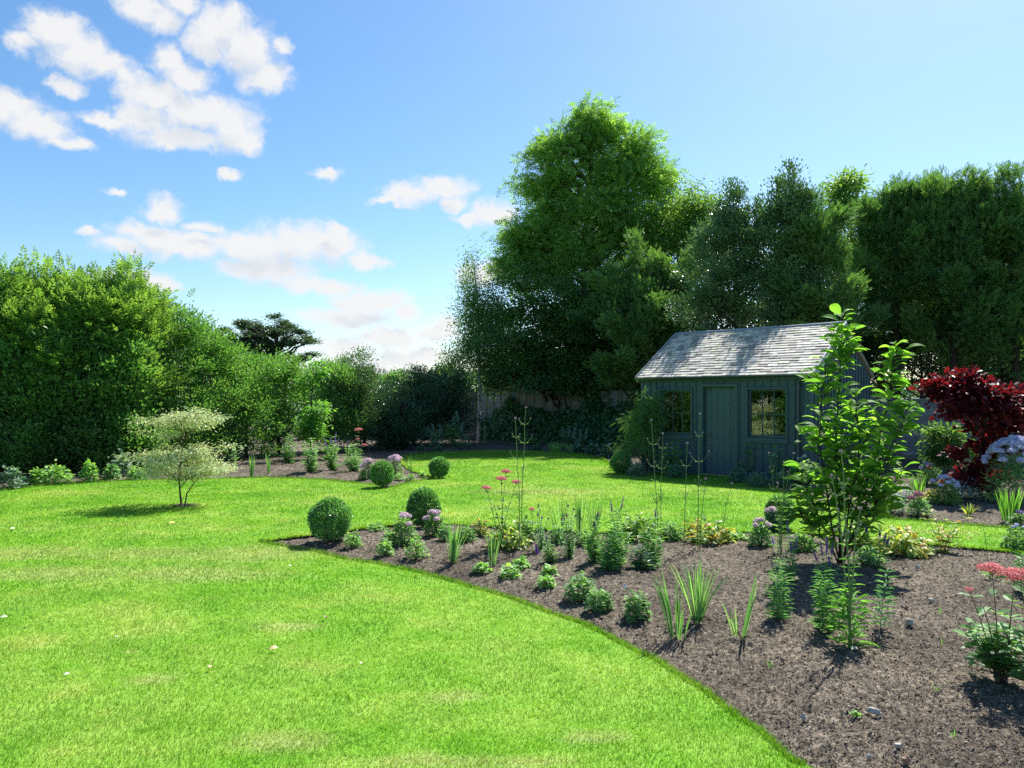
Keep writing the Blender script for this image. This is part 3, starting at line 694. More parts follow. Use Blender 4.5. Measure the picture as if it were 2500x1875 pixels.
def lobes_px(L, Y, depth=.75):
    """crown lobes given as (px, py, rx, rz[, dY]) in photo pixels at distance Y -> metres: centre + radii"""
    out = []
    for l in L:
        px, py, rx, rz = l[:4]; dY = l[4] if len(l) > 4 else 0.0
        c = at(px, py, Y + dY); s = (Y + dY) / FPX
        out.append((c, np.array([rx * s, max(rx, rz) * s * depth, rz * s])))
    return out
def crown_clumps(lobes, n, shell=.45, style='round', nbf=12, bs=.36):
    """clump centres gathered into boughs (round, upswept plumes or flat sprays) over the lobes of a crown"""
    w = np.array([(r[0] * r[1] + r[0] * r[2] + r[1] * r[2]) for c, r in lobes]); w = w / w.sum()
    nb = max(3 * len(lobes), n // nbf)
    k = RNG.choice(len(lobes), nb, p=w)
    C = np.array([l[0] for l in lobes])[k]; R = np.array([l[1] for l in lobes])[k]
    d = nrm(rvec(nb)); rr = (shell + (1 - shell) * RNG.random(nb) ** .6) * (1 + (.15 if style == 'plume' else .09) * RNG.normal(size=nb))
    B = C + d * R * rr[:, None]; rb = bs * R.min(axis=1) * RNG.uniform(.65, 1.35, nb); tb = RNG.random(nb)
    q = RNG.integers(0, nb, n); t = RNG.random(n); e = nrm(rvec(n)) * (RNG.random(n) ** .5)[:, None]
    ax = None
    if style == 'plume':
        ax = nrm(d * np.array([.8, .8, .3]) + np.array([0, 0, .85]) + rvec(nb, .22))[q]; off = ax * (rb[q] * 3.6 * (t - .3))[:, None] + e * (rb[q] * (1.05 - t) * .8)[:, None]
    elif style == 'flat':
        ax = nrm(d * np.array([1, 1, .15]) + np.array([0, 0, -.15]) + rvec(nb, .12))[q]; off = ax * (rb[q] * 2.4 * (t - .3))[:, None] + e * np.array([1, 1, .25]) * (rb[q] * (1.15 - .6 * t))[:, None]
    else: off = e * rb[q][:, None] * np.array([1, 1, .75])
    crown_clumps.axis = ax; crown_clumps.tone = np.clip(.55 * tb[q] + .45 * RNG.random(n), 0, 1)
    return B[q] + off, nrm(d[q] + e * .6)
def clump_leaves(C, d, per, cr, up=.6, out=.6, jit=.8, flat=.6, tone=None):
    """leaf bases, directions and facings in clumps"""
    n = len(C); k = np.repeat(np.arange(n), per); axis = clump_leaves.axis; clump_leaves.axis = None
    off = rvec(n * per, 1.0) * np.array([1, 1, flat]) * (cr * RNG.uniform(.6, 1.3, n))[k][:, None] * .5
    P = C[k] + off
    D = nrm(nrm(off) * .7 + d[k] * out + rvec(n * per, jit * .5) + np.array([0, 0, -.25]))
    Nn = nrm(np.array([0, 0, 1.0]) * up + d[k] * .5 + rvec(n * per, jit * .55))
    if axis is not None:
        A = axis[k]; D = nrm(A * 1.0 + nrm(off) * .55 + rvec(n * per, .28)); Nn = nrm(np.array([0, 0, .9]) + d[k] * .4 + rvec(n * per, .4))
    cl = (RNG.random(n) if tone is None or len(tone) != n else tone)[k]
    return P, D, Nn, np.clip(.7 * cl + .3 * RNG.random(n * per), 0, 1)
clump_leaves.axis = None
def expand_sprays(P, D, Nn, L, R, k=9, ang=1.0, ll=.3, lw=.12, pair=True):
    """each spray = a rachis of length L carrying k leaflets left and right and one at the tip"""
    n = len(P); D = nrm(D); Nn = nrm(Nn - (Nn * D).sum(1)[:, None] * D); S = np.cross(D, Nn)
    m = k // 2; pos = np.linspace(.22, .92, m); PP = []; DD = []; LL = []
    droop = np.array([0, 0, -.6])
    for i, t in enumerate(pos):
        base = P + D * (L * t)[:, None] + droop * (L * .18 * t * t)[:, None]
        for sg_ in (1, -1):
            PP.append(base); DD.append(nrm(D * math.cos(ang) + S * sg_ * math.sin(ang) + RNG.normal(size=(n, 3)) * .12)); LL.append(L * ll * (1.1 - .35 * abs(t - .5) * 2))
    PP.append(P + D * L[:, None] + droop * (L * .18)[:, None]); DD.append(D + droop * .25); LL.append(L * ll)
    q = len(PP); NN = np.concatenate([Nn] * q) + RNG.normal(size=(n * q, 3)) * .25
    LLc = np.concatenate(LL)
    return np.concatenate(PP), np.concatenate(DD), NN, LLc, LLc * lw / ll, np.concatenate([R] * q)

def limbs(g, trunk, lobes, C, n, r0, twig=.02, k=5):
    """curved limbs from the trunk line to n of the clump centres"""
    trunk = np.array(trunk, float)
    idx = RNG.choice(len(C), min(n, len(C)), replace=False)
    for i in idx:
        e = C[i]; zt = np.clip(e[2] - U(.25, .9) * (np.hypot(e[0] - trunk[0][0], e[1] - trunk[0][1]) + .3), trunk[0][2] + .1, trunk[-1][2])
        zs = trunk[:, 2]; j = np.clip(np.searchsorted(zs, zt), 1, len(zs) - 1); t = (zt - zs[j - 1]) / (zs[j] - zs[j - 1] + 1e-6)
        a = trunk[j - 1] * (1 - t) + trunk[j] * t
        m = (a + e) / 2 + np.array([U(-.1, .1), U(-.1, .1), U(.0, .35)]) * np.linalg.norm(e - a) * .5
        ts = np.linspace(0, 1, 7)[:, None]; P = (1 - ts) ** 2 * a + 2 * ts * (1 - ts) * m + ts ** 2 * e
        P[1:-1] += RNG.normal(size=(5, 3)) * .03 * np.linalg.norm(e - a)
        g.tube(P, np.linspace(r0 * U(.5, 1) * (1 - .6 * t * 0), twig, 7), k, cap=False)

def tree(name, label, cat, lobes, trunk, r0, leafmat, bark, n, per, cr, L, W, T=T_DIA, spray=None, group=None, shell=.45, up=.6, out=.6, flat=.6, nl=28, r1=.03, extra=None, kind=None, up_tips=False, twig=.012, trunk_r=None, style='round', nbf=12, bs=.36):
    trunk = np.array(trunk, float); base = trunk[0].copy()
    t = thing(name, label, cat, tuple(base), group)
    if kind: t['kind'] = kind
    C, d = crown_clumps(lobes, n, shell, style, nbf, bs); tn = crown_clumps.tone; ax_ = crown_clumps.axis
    if extra is not None:
        C2, d2 = extra; C = np.vstack([C, C2]); d = np.vstack([d, d2]); tn = np.concatenate([tn, RNG.random(len(C2))]); ax_ = ax_ if ax_ is None else np.vstack([ax_, nrm(np.array([0, 0, 1.0]) + d2 * .5)])
    C = C[:]; keep = C[:, 2] > .12; C, d, tn = C[keep], d[keep], tn[keep]; clump_leaves.axis = None if ax_ is None else ax_[keep]
    P, D, Nn, R = clump_leaves(C, d, per, cr, up=up, out=out, flat=flat, tone=tn)
    if up_tips: D = nrm(D + np.array([0, 0, .9])); 
    g = Geo()
    m = len(P)
    if spray:
        Ls = U(spray['L'][0], spray['L'][1], m)
        P, D, Nn, LL, WW, R = expand_sprays(P, D, Nn, Ls, R, spray.get('k', 9), spray.get('ang', 1.0), spray.get('ll', .3), spray.get('lw', .1))
        g.leaves(P - base, D, Nn, LL, WW, T, R)
    else: g.leaves(P - base, D, Nn, U(L[0], L[1], m), U(W[0], W[1], m), T, R)
    g.build('crown', leafmat, t)
    g = Geo(); tr = trunk - base
    g.tube(tr, np.linspace(r0, r1, len(tr)) if trunk_r is None else trunk_r, 9)
    if nl: limbs(g, tr, None, C - base, nl, r0 * .45, twig)
    g.build('trunk', bark, t, smooth=True)
    return t
def tr_px(pts, Y): 
    P = [at(p[0], p[1], Y + (p[2] if len(p) > 2 else 0)) for p in pts]; P[0][2] = -.1; return P

# --- tall ash behind the fence
Y = 30.6
L_ = lobes_px([(1430,305,42,48),(1360,335,40,40),(1435,268,20,18),(1480,300,30,30),(1390,400,90,65),(1500,380,85,75),(1580,410,62,50),(1545,350,30,26),(1630,440,40,40),(1322,415,34,40),(1268,455,22,22),(1305,555,45,40),(1285,615,50,45),(1240,515,22,20),(1262,370,18,16),(1270,670,50,40),(1340,620,60,50),(1330,490,60,55),(1440,510,120,90),(1570,520,110,100),(1260,560,34,26),(1310,590,55,40),(1420,640,90,60),(1530,640,80,80),(1660,560,50,70)], Y, .7)
tree('ash_tree', 'tallest tree, broad light green ash rising above all the others', 'tree', L_, tr_px([(1440,1060),(1440,900),(1425,700),(1430,560),(1445,400),(1438,290)], Y), .24, M_ASH, M_BARK,
     2300, 10, .55, None, None, T_DIA, spray=dict(L=(.26, .40), k=9, ang=1.0, ll=.34, lw=.15), shell=.3, nl=60, up=.5, flat=.7, style='round', nbf=14, bs=.42)
# --- leafy tree right of it
Y = 29
L_ = lobes_px([(1700,455,28,32),(1715,500,40,40),(1660,520,60,50),(1740,570,42,60),(1670,620,80,70),(1600,560,50,50),(1730,650,50,60),(1620,680,60,60)], Y, .7)
tree('cherry_tree', 'bright broad-leaved tree between the tall ash and the holly spires', 'tree', L_, tr_px([(1660,1060),(1665,850),(1670,650),(1690,500)], Y), .16, M_ASHB, M_BARKD,
     620, 26, .6, (.09, .14), (.06, .09), T_DIA, shell=.45, nl=30)
# --- sweeping dark linden under the ash, boughs hanging over the fence
Y = 28.6
L_ = lobes_px([(1310,700,75,60),(1390,740,95,75),(1300,800,90,70),(1420,830,120,80),(1275,865,60,50),(1330,900,110,45),(1480,900,110,60),(1400,930,90,28),(1250,925,50,30),(1500,820,90,80),(1540,880,80,70)], Y, .8)
tree('linden_tree', 'dark large-leaved tree with boughs sweeping down over the fence', 'tree', L_, tr_px([(1400,1075),(1400,900),(1390,800),(1370,680)], Y + 1.2), .22, M_LINDEN, M_BARKD,
     1500, 26, .62, (.09, .15), (.07, .11), T_LEAF, shell=.35, nl=50, up=.9, out=.8, flat=.45, style='flat', nbf=10)
# --- second dark mass behind
Y = 31.5
L_ = lobes_px([(1460,760,110,90),(1560,760,90,110),(1380,880,130,80),(1560,900,130,80),(1660,820,90,110)], Y, .8)
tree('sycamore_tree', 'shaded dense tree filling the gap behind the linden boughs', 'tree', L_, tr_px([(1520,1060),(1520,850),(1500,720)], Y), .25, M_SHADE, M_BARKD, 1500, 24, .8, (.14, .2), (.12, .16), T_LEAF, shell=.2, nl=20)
# --- birch with white stem
Y = 29.6
L_ = lobes_px([(1148,635,20,26),(1135,675,24,22),(1215,800,40,90),(1100,900,30,30),(1165,700,40,45),(1160,770,58,55),(1200,760,50,60),(1135,840,55,50),(1195,840,60,60),(1110,890,42,38),(1160,905,55,40),(1215,905,45,35)], Y, .85)
tree('birch_tree', 'slender birch with white stem and drooping small leaves by the fence corner', 'tree', L_, [at(*p, Y) * np.array([1, 1, 1]) + np.array([0, 0, -.15 if i == 0 else 0]) for i, p in enumerate([(1167,1075),(1170,1000),(1171,940),(1170,850),(1166,740),(1158,650),(1150,615)])], .065, M_BIRCHL, M_BIRCH,
     850, 34, .42, (.07, .11), (.035, .055), T_DIA, shell=.15, nl=46, up=.3, out=.3, flat=1.5, nbf=10, bs=.5, r1=.012, twig=.006, trunk_r=[.075, .065, .06, .05, .035, .02, .01])
# --- yews, hollies and mixed evergreens behind the shed
def plume_extra(tips, Y, n=10):
    """upright plumes: chains of clumps that climb and lean to a pointed tip"""
    C = []; d = []
    for (px, py, h, lean) in tips:
        top = at(px, py, Y + U(-.4, .4)); hh = h * Y / FPX
        for i in range(n):
            t = i / (n - 1); w = .30 * (1 - t) ** .8 * hh * .5 + .02
            for q in range(3):
                C.append(top + np.array([-lean * hh * (1 - t) + RNG.normal() * w * .7, RNG.normal() * w * .7, -hh * (1 - t)])); d.append([RNG.normal() * .5, RNG.normal() * .5, 1.0])
    return np.array(C), nrm(np.array(d, float))
NEED = dict(L=(.15, .26), k=9, ang=.8, ll=.34, lw=.14)
def yew(label, L, tips, trunk, Y, n=900, per=14, cr=.28, mat=None, g_='dark evergreen trees behind the shed', name='yew_tree'):
    return tree(name, label, 'tree', lobes_px(L, Y, .8), tr_px(trunk, Y), .18, mat or M_YEW, M_BARKD, n, per, cr, None, None, T_DIA, spray=NEED, shell=.5, group=g_, nl=24, up=.7, out=.8, extra=plume_extra(tips, Y), style='plume', nbf=34, bs=.46)
yew('dark yew standing directly left of the shed roof', [(1560,720,60,80),(1530,820,90,70),(1610,800,80,80),(1500,900,80,50),(1600,900,90,50),(1640,720,50,60)], [(1545,640,90,.1),(1600,630,110,-.1),(1500,740,80,.2),(1660,660,100,-.05),(1570,760,70,.1)], [(1570,1060),(1570,850),(1570,680)], 26.2, 1000)
Y = 21.2
L_ = lobes_px([(1785,520,30,50),(1790,590,50,60),(1850,560,34,45),(1850,630,60,60),(1770,680,75,65),(1860,720,90,60),(1700,745,70,45),(1760,770,80,40)], Y, .8)
tree('holly_tree', 'glossy grey-green holly with several short spires behind the shed ridge', 'tree', L_, tr_px([(1800,1060),(1800,850),(1790,500)], Y), .13, M_HOLLY, M_BARKD, 1100, 34, .30, (.06, .10), (.035, .06), T_DIA, shell=.4, nl=26, style='plume', nbf=14,
     extra=plume_extra([(1785,450,110,0),(1853,495,90,0),(1762,500,80,.1),(1875,515,60,-.1),(1720,560,90,.1)], Y), group='dark evergreen trees behind the shed')
Y = 20.4
L_ = lobes_px([(1928,520,34,50),(1930,590,48,60),(1930,670,65,70),(1950,760,80,50)], Y, .9)
tree('holly_tree', 'single tall narrow spire of holly above the middle of the shed roof', 'tree', L_, tr_px([(1930,1060),(1930,800),(1928,440)], Y), .13, M_HOLLY, M_BARKD, 760, 34, .28, (.06, .10), (.035, .06), T_DIA, shell=.3, nl=26, style='plume', nbf=14,
     extra=plume_extra([(1929,405,170,0),(1905,440,80,.05),(1945,455,80,-.08)], Y, 14), group='dark evergreen trees behind the shed')
yew('bronze-tinted pointed yew just right of the tall holly spire', [(1995,590,36,50),(1990,660,55,60),(2000,740,70,60),(2040,780,70,50)], [(1993,490,150,0),(1970,560,90,.1),(2035,590,90,-.1)], [(2000,1060),(2000,850),(1995,560)], 20.1, 620)
Y = 25.5
L_ = lobes_px([(2068,455,24,26),(2075,500,38,40),(2110,505,26,28),(2080,560,42,45),(2110,620,50,50)], Y, .9)
tree('maple_tree', 'pale green broad-leaved tree top showing left of the big yews', 'tree', L_, tr_px([(2085,1060),(2085,800),(2075,480)], Y), .12, M_ASHB, M_BARKD, 260, 26, .5, (.12, .18), (.06, .09), T_LEAF, shell=.4, nl=20)
yew('large yew with feathery tips above the red tree and young magnolia', [(2180,545,46,44),(2160,590,70,70),(2230,600,70,80),(2180,700,90,80),(2120,720,60,70),(2230,800,90,60),(2130,830,80,60)], [(2160,478,120,.1),(2198,452,130,0),(2135,510,100,.1),(2232,475,110,-.1),(2215,500,90,0),(2110,640,90,.2),(2175,590,120,.05)], [(2180,1060),(2190,850),(2190,550)], 22.4, 1250)
yew('broadest of the big yews, bushy flat-topped crown', [(2300,530,56,48),(2360,520,46,44),(2320,590,90,80),(2380,600,70,80),(2330,720,110,80),(2320,840,120,70)], [(2262,450,120,.15),(2300,436,130,.05),(2362,428,130,0),(2335,460,90,0),(2395,450,110,-.12),(2280,480,90,.1),(2255,620,110,.15),(2350,560,100,0)], [(2330,1060),(2330,850),(2330,550)], 21.8, 1450)
yew('rightmost yew with a tall leaning feathery plume', [(2450,545,34,50),(2475,640,56,70),(2500,740,90,100),(2480,860,110,70),(2580,680,80,100),(2600,820,100,120)], [(2455,420,160,.05),(2478,428,120,-.15),(2430,470,110,.1),(2505,500,120,-.1),(2570,520,120,0)], [(2480,1060),(2480,850),(2460,520)], 21.2, 1300)
Y = 23.4
L_ = lobes_px([(2060,830,90,60),(2200,900,120,60),(2360,900,130,60),(2520,900,110,70),(2100,920,90,60),(1960,800,70,40),(2000,900,80,80),(2450,760,90,80),(2260,740,90,80)], Y, .6)
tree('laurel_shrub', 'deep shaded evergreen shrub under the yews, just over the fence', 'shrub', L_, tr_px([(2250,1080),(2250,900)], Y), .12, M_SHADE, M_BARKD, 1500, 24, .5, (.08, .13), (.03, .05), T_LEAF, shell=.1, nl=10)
Y = 29.5
L_ = lobes_px([(1760,850,120,80),(1900,830,130,90),(2050,780,140,120),(1980,920,120,80),(2250,820,160,120),(2420,820,140,120),(2580,820,140,160),(1650,900,110,90),(2150,640,80,80),(2330,640,120,90),(2500,640,80,110)], Y, .5)
tree('evergreen_oak', 'dense shade-toned evergreen closing the view behind the yews', 'tree', L_, tr_px([(2150,1060),(2150,750)], Y), .25, M_SHADE, M_BARKD, 1700, 20, .9, (.16, .24), (.09, .13), T_LEAF, shell=.1, nl=10)

# --- tall mixed hedge on the left, ash saplings in it
PIN = dict(L=(.22, .36), k=9, ang=.95, ll=.32, lw=.14)
HG = 'trees and shrubs of the tall left boundary hedge'
def hedge_ash(label, L, Y, n, tips=(), sh=.4, mat=None, name='ash_sapling', trunk=None, g_=HG):
    b = L[len(L) // 2]
    ex = plume_extra(tips, Y, 9) if len(tips) else None
    return tree(name, label, 'tree', lobes_px(L, Y, .85), trunk or tr_px([(b[0],1130),(b[0],950),(L[0][0],L[0][1])], Y), .09, mat or M_ASHB, M_BARKD, n, 9, .42, None, None, T_DIA, spray=PIN, shell=sh, nl=22, group=g_, up=.7, extra=ex, style='plume', nbf=12, bs=.42)
h1 = hedge_ash('bright ash sapling cut by the left edge of the photo', [(15,794,60,50),(-60,784,80,80),(50,839,80,62),(-20,874,100,70)], 17.0, 480, [(50,704,110,0),(12,689,120,.05),(-60,684,90,0),(30,724,70,-.2)])
h2 = hedge_ash('ash sapling in the left hedge topped by a leafy upright shoot', [(118,779,30,45),(150,849,80,60),(160,904,80,50)], 17.4, 460, [(117,662,150,0),(92,724,90,.15),(150,729,90,-.15)])
h3 = hedge_ash('widest bright ash sapling with a domed top in the left hedge', [(210,769,45,40),(262,800,34,36),(235,844,80,60),(255,904,80,50)], 17.8, 520, [(185,704,100,.1),(222,690,110,0),(262,708,100,0),(290,729,70,-.2)])
hedge_ash('slim ash shoot standing alone with bare gaps at the hedge shoulder', [(322,745,20,30),(340,790,40,30),(330,850,56,50),(345,910,60,50)], 18.0, 380, [(321,662,150,0),(352,740,70,-.4)], sh=.3)
def hedge_shrub(label, L, Y, n, mat=None, tips=(), leaf=((.055, .09), (.032, .052)), per=30, name='hornbeam_shrub', cat='shrub', cr=.36, sh=.35, g_=HG):
    ex = plume_extra(tips, Y, 8) if len(tips) else None; b = L[len(L) // 2]
    return tree(name, label, cat, lobes_px(L, Y, .9), tr_px([(b[0],1120),(b[0],980),(L[0][0],L[0][1])], Y), .06, mat or M_MAPLEH, M_BARKD, n, per, cr, leaf[0], leaf[1], T_DIA, shell=sh, nl=20, group=g_, extra=ex, up=.8, out=.8, flat=.5, style='plume', nbf=12, bs=.42)
M_HEDGE_SHADE = lm('shade_toned_hedge_leaf', (.026, .068, .018), (.046, .10, .026), (.09, .16, .045), transl=.34, rough=.3, spec=.6, k_=2.0)  # darker leaf tone paints shade into the foot of the hedge
for (xc, Yh, lab) in ((-30, 17.0, 'hornbeam with shade-darkened leaves filling the hedge foot at the left edge of the photo'), (85, 16.8, 'dark hornbeam of the hedge foot under the upright ash shoot'), (195, 17.1, 'hornbeam with shade-darkened leaves at the hedge foot behind the long yellow-green clump'), (300, 17.5, 'dark hornbeam of the hedge foot left of the cream variegated tree')):
    hd_ = hedge_shrub(lab, [(xc,890,62,50),(xc+20,960,70,60),(xc-15,1030,72,60),(xc+10,1095,74,50),(xc,1125,74,30)], Yh, 760 if xc in (85, 300) else 880, mat=M_HEDGE_SHADE if xc in (-30, 195) else M_MAPLEH, leaf=((.075, .12), (.05, .075)), sh=.3)
hedge_shrub('first hornbeam right of the ash saplings, wispy light top', [(372,785,36,34),(425,815,52,46),(410,900,70,70),(430,1000,80,80),(410,1080,80,60)], 19, 760, tips=[(385,738,70,0),(425,748,70,0),(455,765,60,0)])
hedge_shrub('hornbeam of the left hedge behind the cream variegated tree', [(480,860,40,34),(520,885,50,36),(500,920,70,60),(520,1010,80,80),(500,1090,70,50)], 20, 760, tips=[(500,795,40,0),(535,838,40,0)])
hedge_shrub('hornbeam with yellow-green top in front of the far pine', [(575,900,40,30),(620,915,45,34),(600,950,65,60),(600,1030,70,70),(600,1090,60,40)], 21, 700, tips=[(560,858,40,0),(600,872,30,0)], mat=M_MAPLEH)
hedge_shrub('low loose hornbeam between the pine and the bright sapling', [(670,925,45,28),(700,940,50,34),(680,980,60,60),(700,1060,60,50)], 22.3, 620, tips=[(720,880,40,0),(655,880,30,0)])
hedge_shrub('tangled shrub just right of the bright sapling', [(810,915,35,30),(800,970,45,50),(810,1040,50,50)], 23.6, 420, tips=[(800,890,30,0),(835,900,30,0)])
hedge_shrub('glossy cotoneaster with two pointed tops catching the light', [(865,925,34,40),(850,980,55,50),(890,970,45,50),(870,1040,60,50)], 24.4, 620, mat=M_HOLLY, tips=[(883,862,60,0),(842,880,40,0),(905,905,30,0)], leaf=((.05, .08), (.035, .055)), name='cotoneaster_shrub')
DG = 'dark shaded shrubs in the back left corner'
hedge_shrub('darkest low shrub in the back corner, left one', [(950,990,55,50),(940,1040,60,45),(990,1040,50,45)], 26.2, 620, mat=M_DARKSH, g_=DG, name='viburnum_shrub')
hedge_shrub('tall dark shrub in the back corner with a thin pointed shoot', [(1025,950,40,40),(1045,1000,55,55),(1010,1040,60,40),(1070,1050,45,40)], 27.4, 700, mat=M_DARKSH, tips=[(1018,900,50,0),(1050,915,40,0)], g_=DG, name='viburnum_shrub')
hedge_shrub('dark shrub left of the white birch stem', [(1100,970,40,40),(1105,1030,42,45)], 28.2, 380, mat=M_DARKSH, g_=DG, name='viburnum_shrub')
hedge_shrub('shaded viburnum in front of the back corner shrubs, bluish leaves', [(965,1030,34,34),(985,1060,36,30),(950,1070,30,24)], 24.6, 260, mat=M_DARKSH, g_=DG, name='viburnum_shrub', leaf=((.09, .13), (.05, .07)), per=20)
# bright sapling in the bed
Y = 20.6
tree('lime_sapling', 'narrow bright yellow-green sapling in front of the left hedge', 'tree', lobes_px([(765,905,18,26),(757,950,24,34),(765,1005,24,36),(758,1060,16,30)], Y), tr_px([(758,1120),(760,1000),(765,900)], Y), .025, M_SAPL, M_BARKD, 210, 12, .26, (.08, .12), (.045, .07), T_LEAF, shell=.2, nl=24, r1=.006, twig=.004, up=.8)
# hedge beyond the left edge (seen in the shed window)
REFL = [(hd_, (-5.4, -1.4 - 2.3 * i_)) for i_ in range(6)]
LREF = ['just outside the left edge', 'second outside the left edge', 'third outside the left edge', 'fourth outside the left edge', 'fifth outside the left edge', 'farthest outside the left edge, beside the viewer']
def copy_tree(o, parent=None):
    c = o.copy(); COL.objects.link(c); c.parent = parent
    for ch_ in o.children: copy_tree(ch_, c)
    return c
for src, (dx, dy), lab in ((h2, (-4.6, -9.6), 'ash sapling beside the viewer on the left, reflected in the right window'), (h3, (-5.8, -12.4), 'broad ash sapling beside the viewer, nearest of the reflected ones'), (h1, (-3.0, -7.2), 'ash sapling reflected between the others in the right shed window'), (h2, (-3.4, -.6), 'ash sapling just outside the left edge, continuing the hedge'), (h1, (-5.0, -3.6), 'ash sapling outside the left edge between two others'), (h3, (-6.9, -7.2), 'wide ash sapling outside the frame, seen only as a reflection'), (h3, (-4.6, -2.2), 'ash sapling of the hedge outside the left edge, seen reflected in the shed window'), (h2, (-5.0, -5.4), 'ash sapling farther outside the left edge, nearer the viewer'), (h1, (-5.5, -8.5), 'ash sapling outside the frame beside the viewer on the left')):
    c_ = copy_tree(src); c_.location = (src.location[0] + dx, src.location[1] + dy, src.location[2]); c_['label'] = lab

for (src, (dx, dy)), lab in zip(REFL, LREF):
    c_ = copy_tree(src); c_.location = (src.location[0] + dx, src.location[1] + dy, src.location[2]); c_['label'] = 'dark hornbeam of the hedge ' + lab
# --- far pine and far woodland
Y = 78
L_ = lobes_px([(590,805,48,26),(650,792,70,20),(705,815,56,22),(560,822,26,18),(575,830,34,20),(630,840,50,22),(735,840,34,14),(690,860,40,20),(600,870,45,28),(640,900,50,24),(750,880,26,18),(725,905,30,22)], Y, .9)
tree('pine_tree', 'far dark pine with a flat spreading crown against the sky', 'tree', L_, tr_px([(680,985),(682,900),(678,850),(670,800)], Y), .42, M_PINE, M_BARKD, 950, 26, .6, (.22, .36), (.10, .16), T_DIA, shell=.4, nl=70, up=.9, flat=.4, style='flat', nbf=12, bs=.5, r1=.12, twig=.05)
def far_tree(label, L, Y, mat, n=240, s=1.0):
    return tree('distant_tree', label, 'tree', lobes_px(L, Y), tr_px([(L[0][0],990),(L[0][0],L[0][1])], Y), .2, mat, M_BARKD, n, 30, .9 * s, (.2 * s, .34 * s), (.14 * s, .22 * s), T_DIA, shell=.4, nl=8, group='trees far beyond the fence')
far_tree('round lighter tree far beyond the dip in the hedge', [(945,945,26,16),(965,940,24,18)], 62, M_MAPLEH)
far_tree('round tree far beyond the hedge, beside the lighter one', [(1000,945,26,20),(975,955,24,16)], 66, M_MAPLEH)
far_tree('dark round tree far off just left of the birch', [(1065,930,26,26),(1090,915,24,26),(1105,940,30,26)], 70, M_PINE)
hed = Geo()
c0 = at(985, 962, 44); Cc = np.stack([U(-11, 0, 900), 44 + U(-.8, .8, 900), U(0, 2.05, 900)], 1); P, D, Nn, R = clump_leaves(Cc, nrm(rvec(900)), 26, .4)
hed.leaves(P, D, Nn, U(.1, .16, len(P)), U(.06, .1, len(P)), T_DIA, R); hh_ = hed.build('field_hedge', M_SAPL); tag(hh_, 'clipped light green hedge beyond the back fence', 'hedge')
# woodland on the hill: one mass, with a few conifer tops on the crest
wd = Geo(); n = 2600
X = U(-260, 330, n); Yy = U(300, 520, n); Zz = hill(X, Yy)
for kx in range(0, n, 1):
    pass
hgt = U(4, 6.5, n); k = np.repeat(np.arange(n), 26)
off = nrm(rvec(len(k))) * (U(.75, 1.05, len(k)))[:, None]
P = np.stack([X[k] + off[:, 0] * hgt[k] * .55, Yy[k] + off[:, 1] * hgt[k] * .55, Zz[k] + hgt[k] * .55 + off[:, 2] * hgt[k] * .5], 1)
wd.leaves(P, nrm(off + rvec(len(k), .5)), nrm(off + np.array([0, 0, .6])), U(1.2, 2.2, len(k)), U(.9, 1.5, len(k)), T_DIA, RNG.random(n)[k])
cpx = [925, 931, 938, 944, 952, 958, 963, 968, 974, 979, 985, 991, 996, 1003, 1009, 1014]
for i, px in enumerate(cpx):
    Yc = 430 + U(-8, 8); b = at(px, 925, Yc); zt = at(px, 903 + U(-4, 6) + (6 if i % 3 == 1 else 0), Yc)[2]; zb = float(hill(np.array([b[0]]), np.array([Yc]))[0]); m = 220
    t = RNG.random(m); r = (1 - t) * 1.9 + .15; a = U(0, 2 * PI, m); P = np.stack([b[0] + np.cos(a) * r * .7, Yc + np.sin(a) * r * .7, zb + (zt - zb) * t], 1)
    wd.leaves(P, nrm(np.stack([np.cos(a), np.sin(a), np.full(m, -.2)], 1)), rvec(m) + np.array([0, 0, 1]), U(.8, 1.6, m) * (1.1 - t * .6), U(.5, .9, m), T_DIA, U(0, .3, m))
M_WOOD = lm('far_wood', (.03, .07, .03), (.05, .10, .035), (.075, .13, .045), transl=.15)
w_ = wd.build('woodland', M_WOOD); tag(w_, 'wooded hill far off with a row of conifer tops on its crest', 'woodland', kind='stuff')
# ---------------------------------------------------------------- smaller plants
M_BOX = lm('box_leaf', (.022, .075, .014), (.045, .125, .024), (.10, .21, .045), transl=.32, rough=.32, spec=.6, k_=2.1)
M_STEM = plain('green_stem', (.19, .29, .10), .6, .3, 20); M_STEMB = plain('brown_stem', (.13, .09, .06), .8, .4, 20); M_STEMP = plain('purple_stem', (.10, .07, .06), .6, .3, 20)
M_MAG = lm('magnolia_leaf', (.05, .12, .014), (.09, .18, .02), (.16, .25, .03), transl=.64, tint=(1.45, 1.7, .5), rough=.55, spec=.15, k_=1.5)
M_LIME = lm('lime_leaf', (.12, .26, .03), (.19, .36, .05), (.29, .44, .09), transl=.4, k_=1.3)
M_FRESH = lm('fresh_leaf', (.05, .13, .025), (.09, .19, .04), (.17, .29, .08), transl=.42, rough=.5, spec=.22, k_=1.45)
M_MID = lm('mid_leaf', (.045, .12, .03), (.085, .19, .045), (.16, .27, .09), transl=.42, rough=.5, spec=.25, k_=1.8)
M_BLUEG = lm('bluish_leaf', (.04, .09, .045), (.07, .13, .065), (.12, .19, .10), transl=.3, rough=.35)
M_LILY = lm('lily_leaf', (.035, .11, .025), (.06, .16, .035), (.11, .22, .07), transl=.38, rough=.3, spec=.5)
M_SWORD = lm('sword_leaf', (.04, .12, .03), (.075, .175, .045), (.15, .26, .08), transl=.4, rough=.35, k_=1.8)
M_TAN = leaf_mat('mixed_yellow_leaf', [(0, (.10, .22, .04)), (.4, (.20, .33, .07)), (.66, (.42, .50, .14)), (.84, (.62, .55, .14)), (.94, (.52, .27, .08)), (1, (.25, .13, .07))], .42)
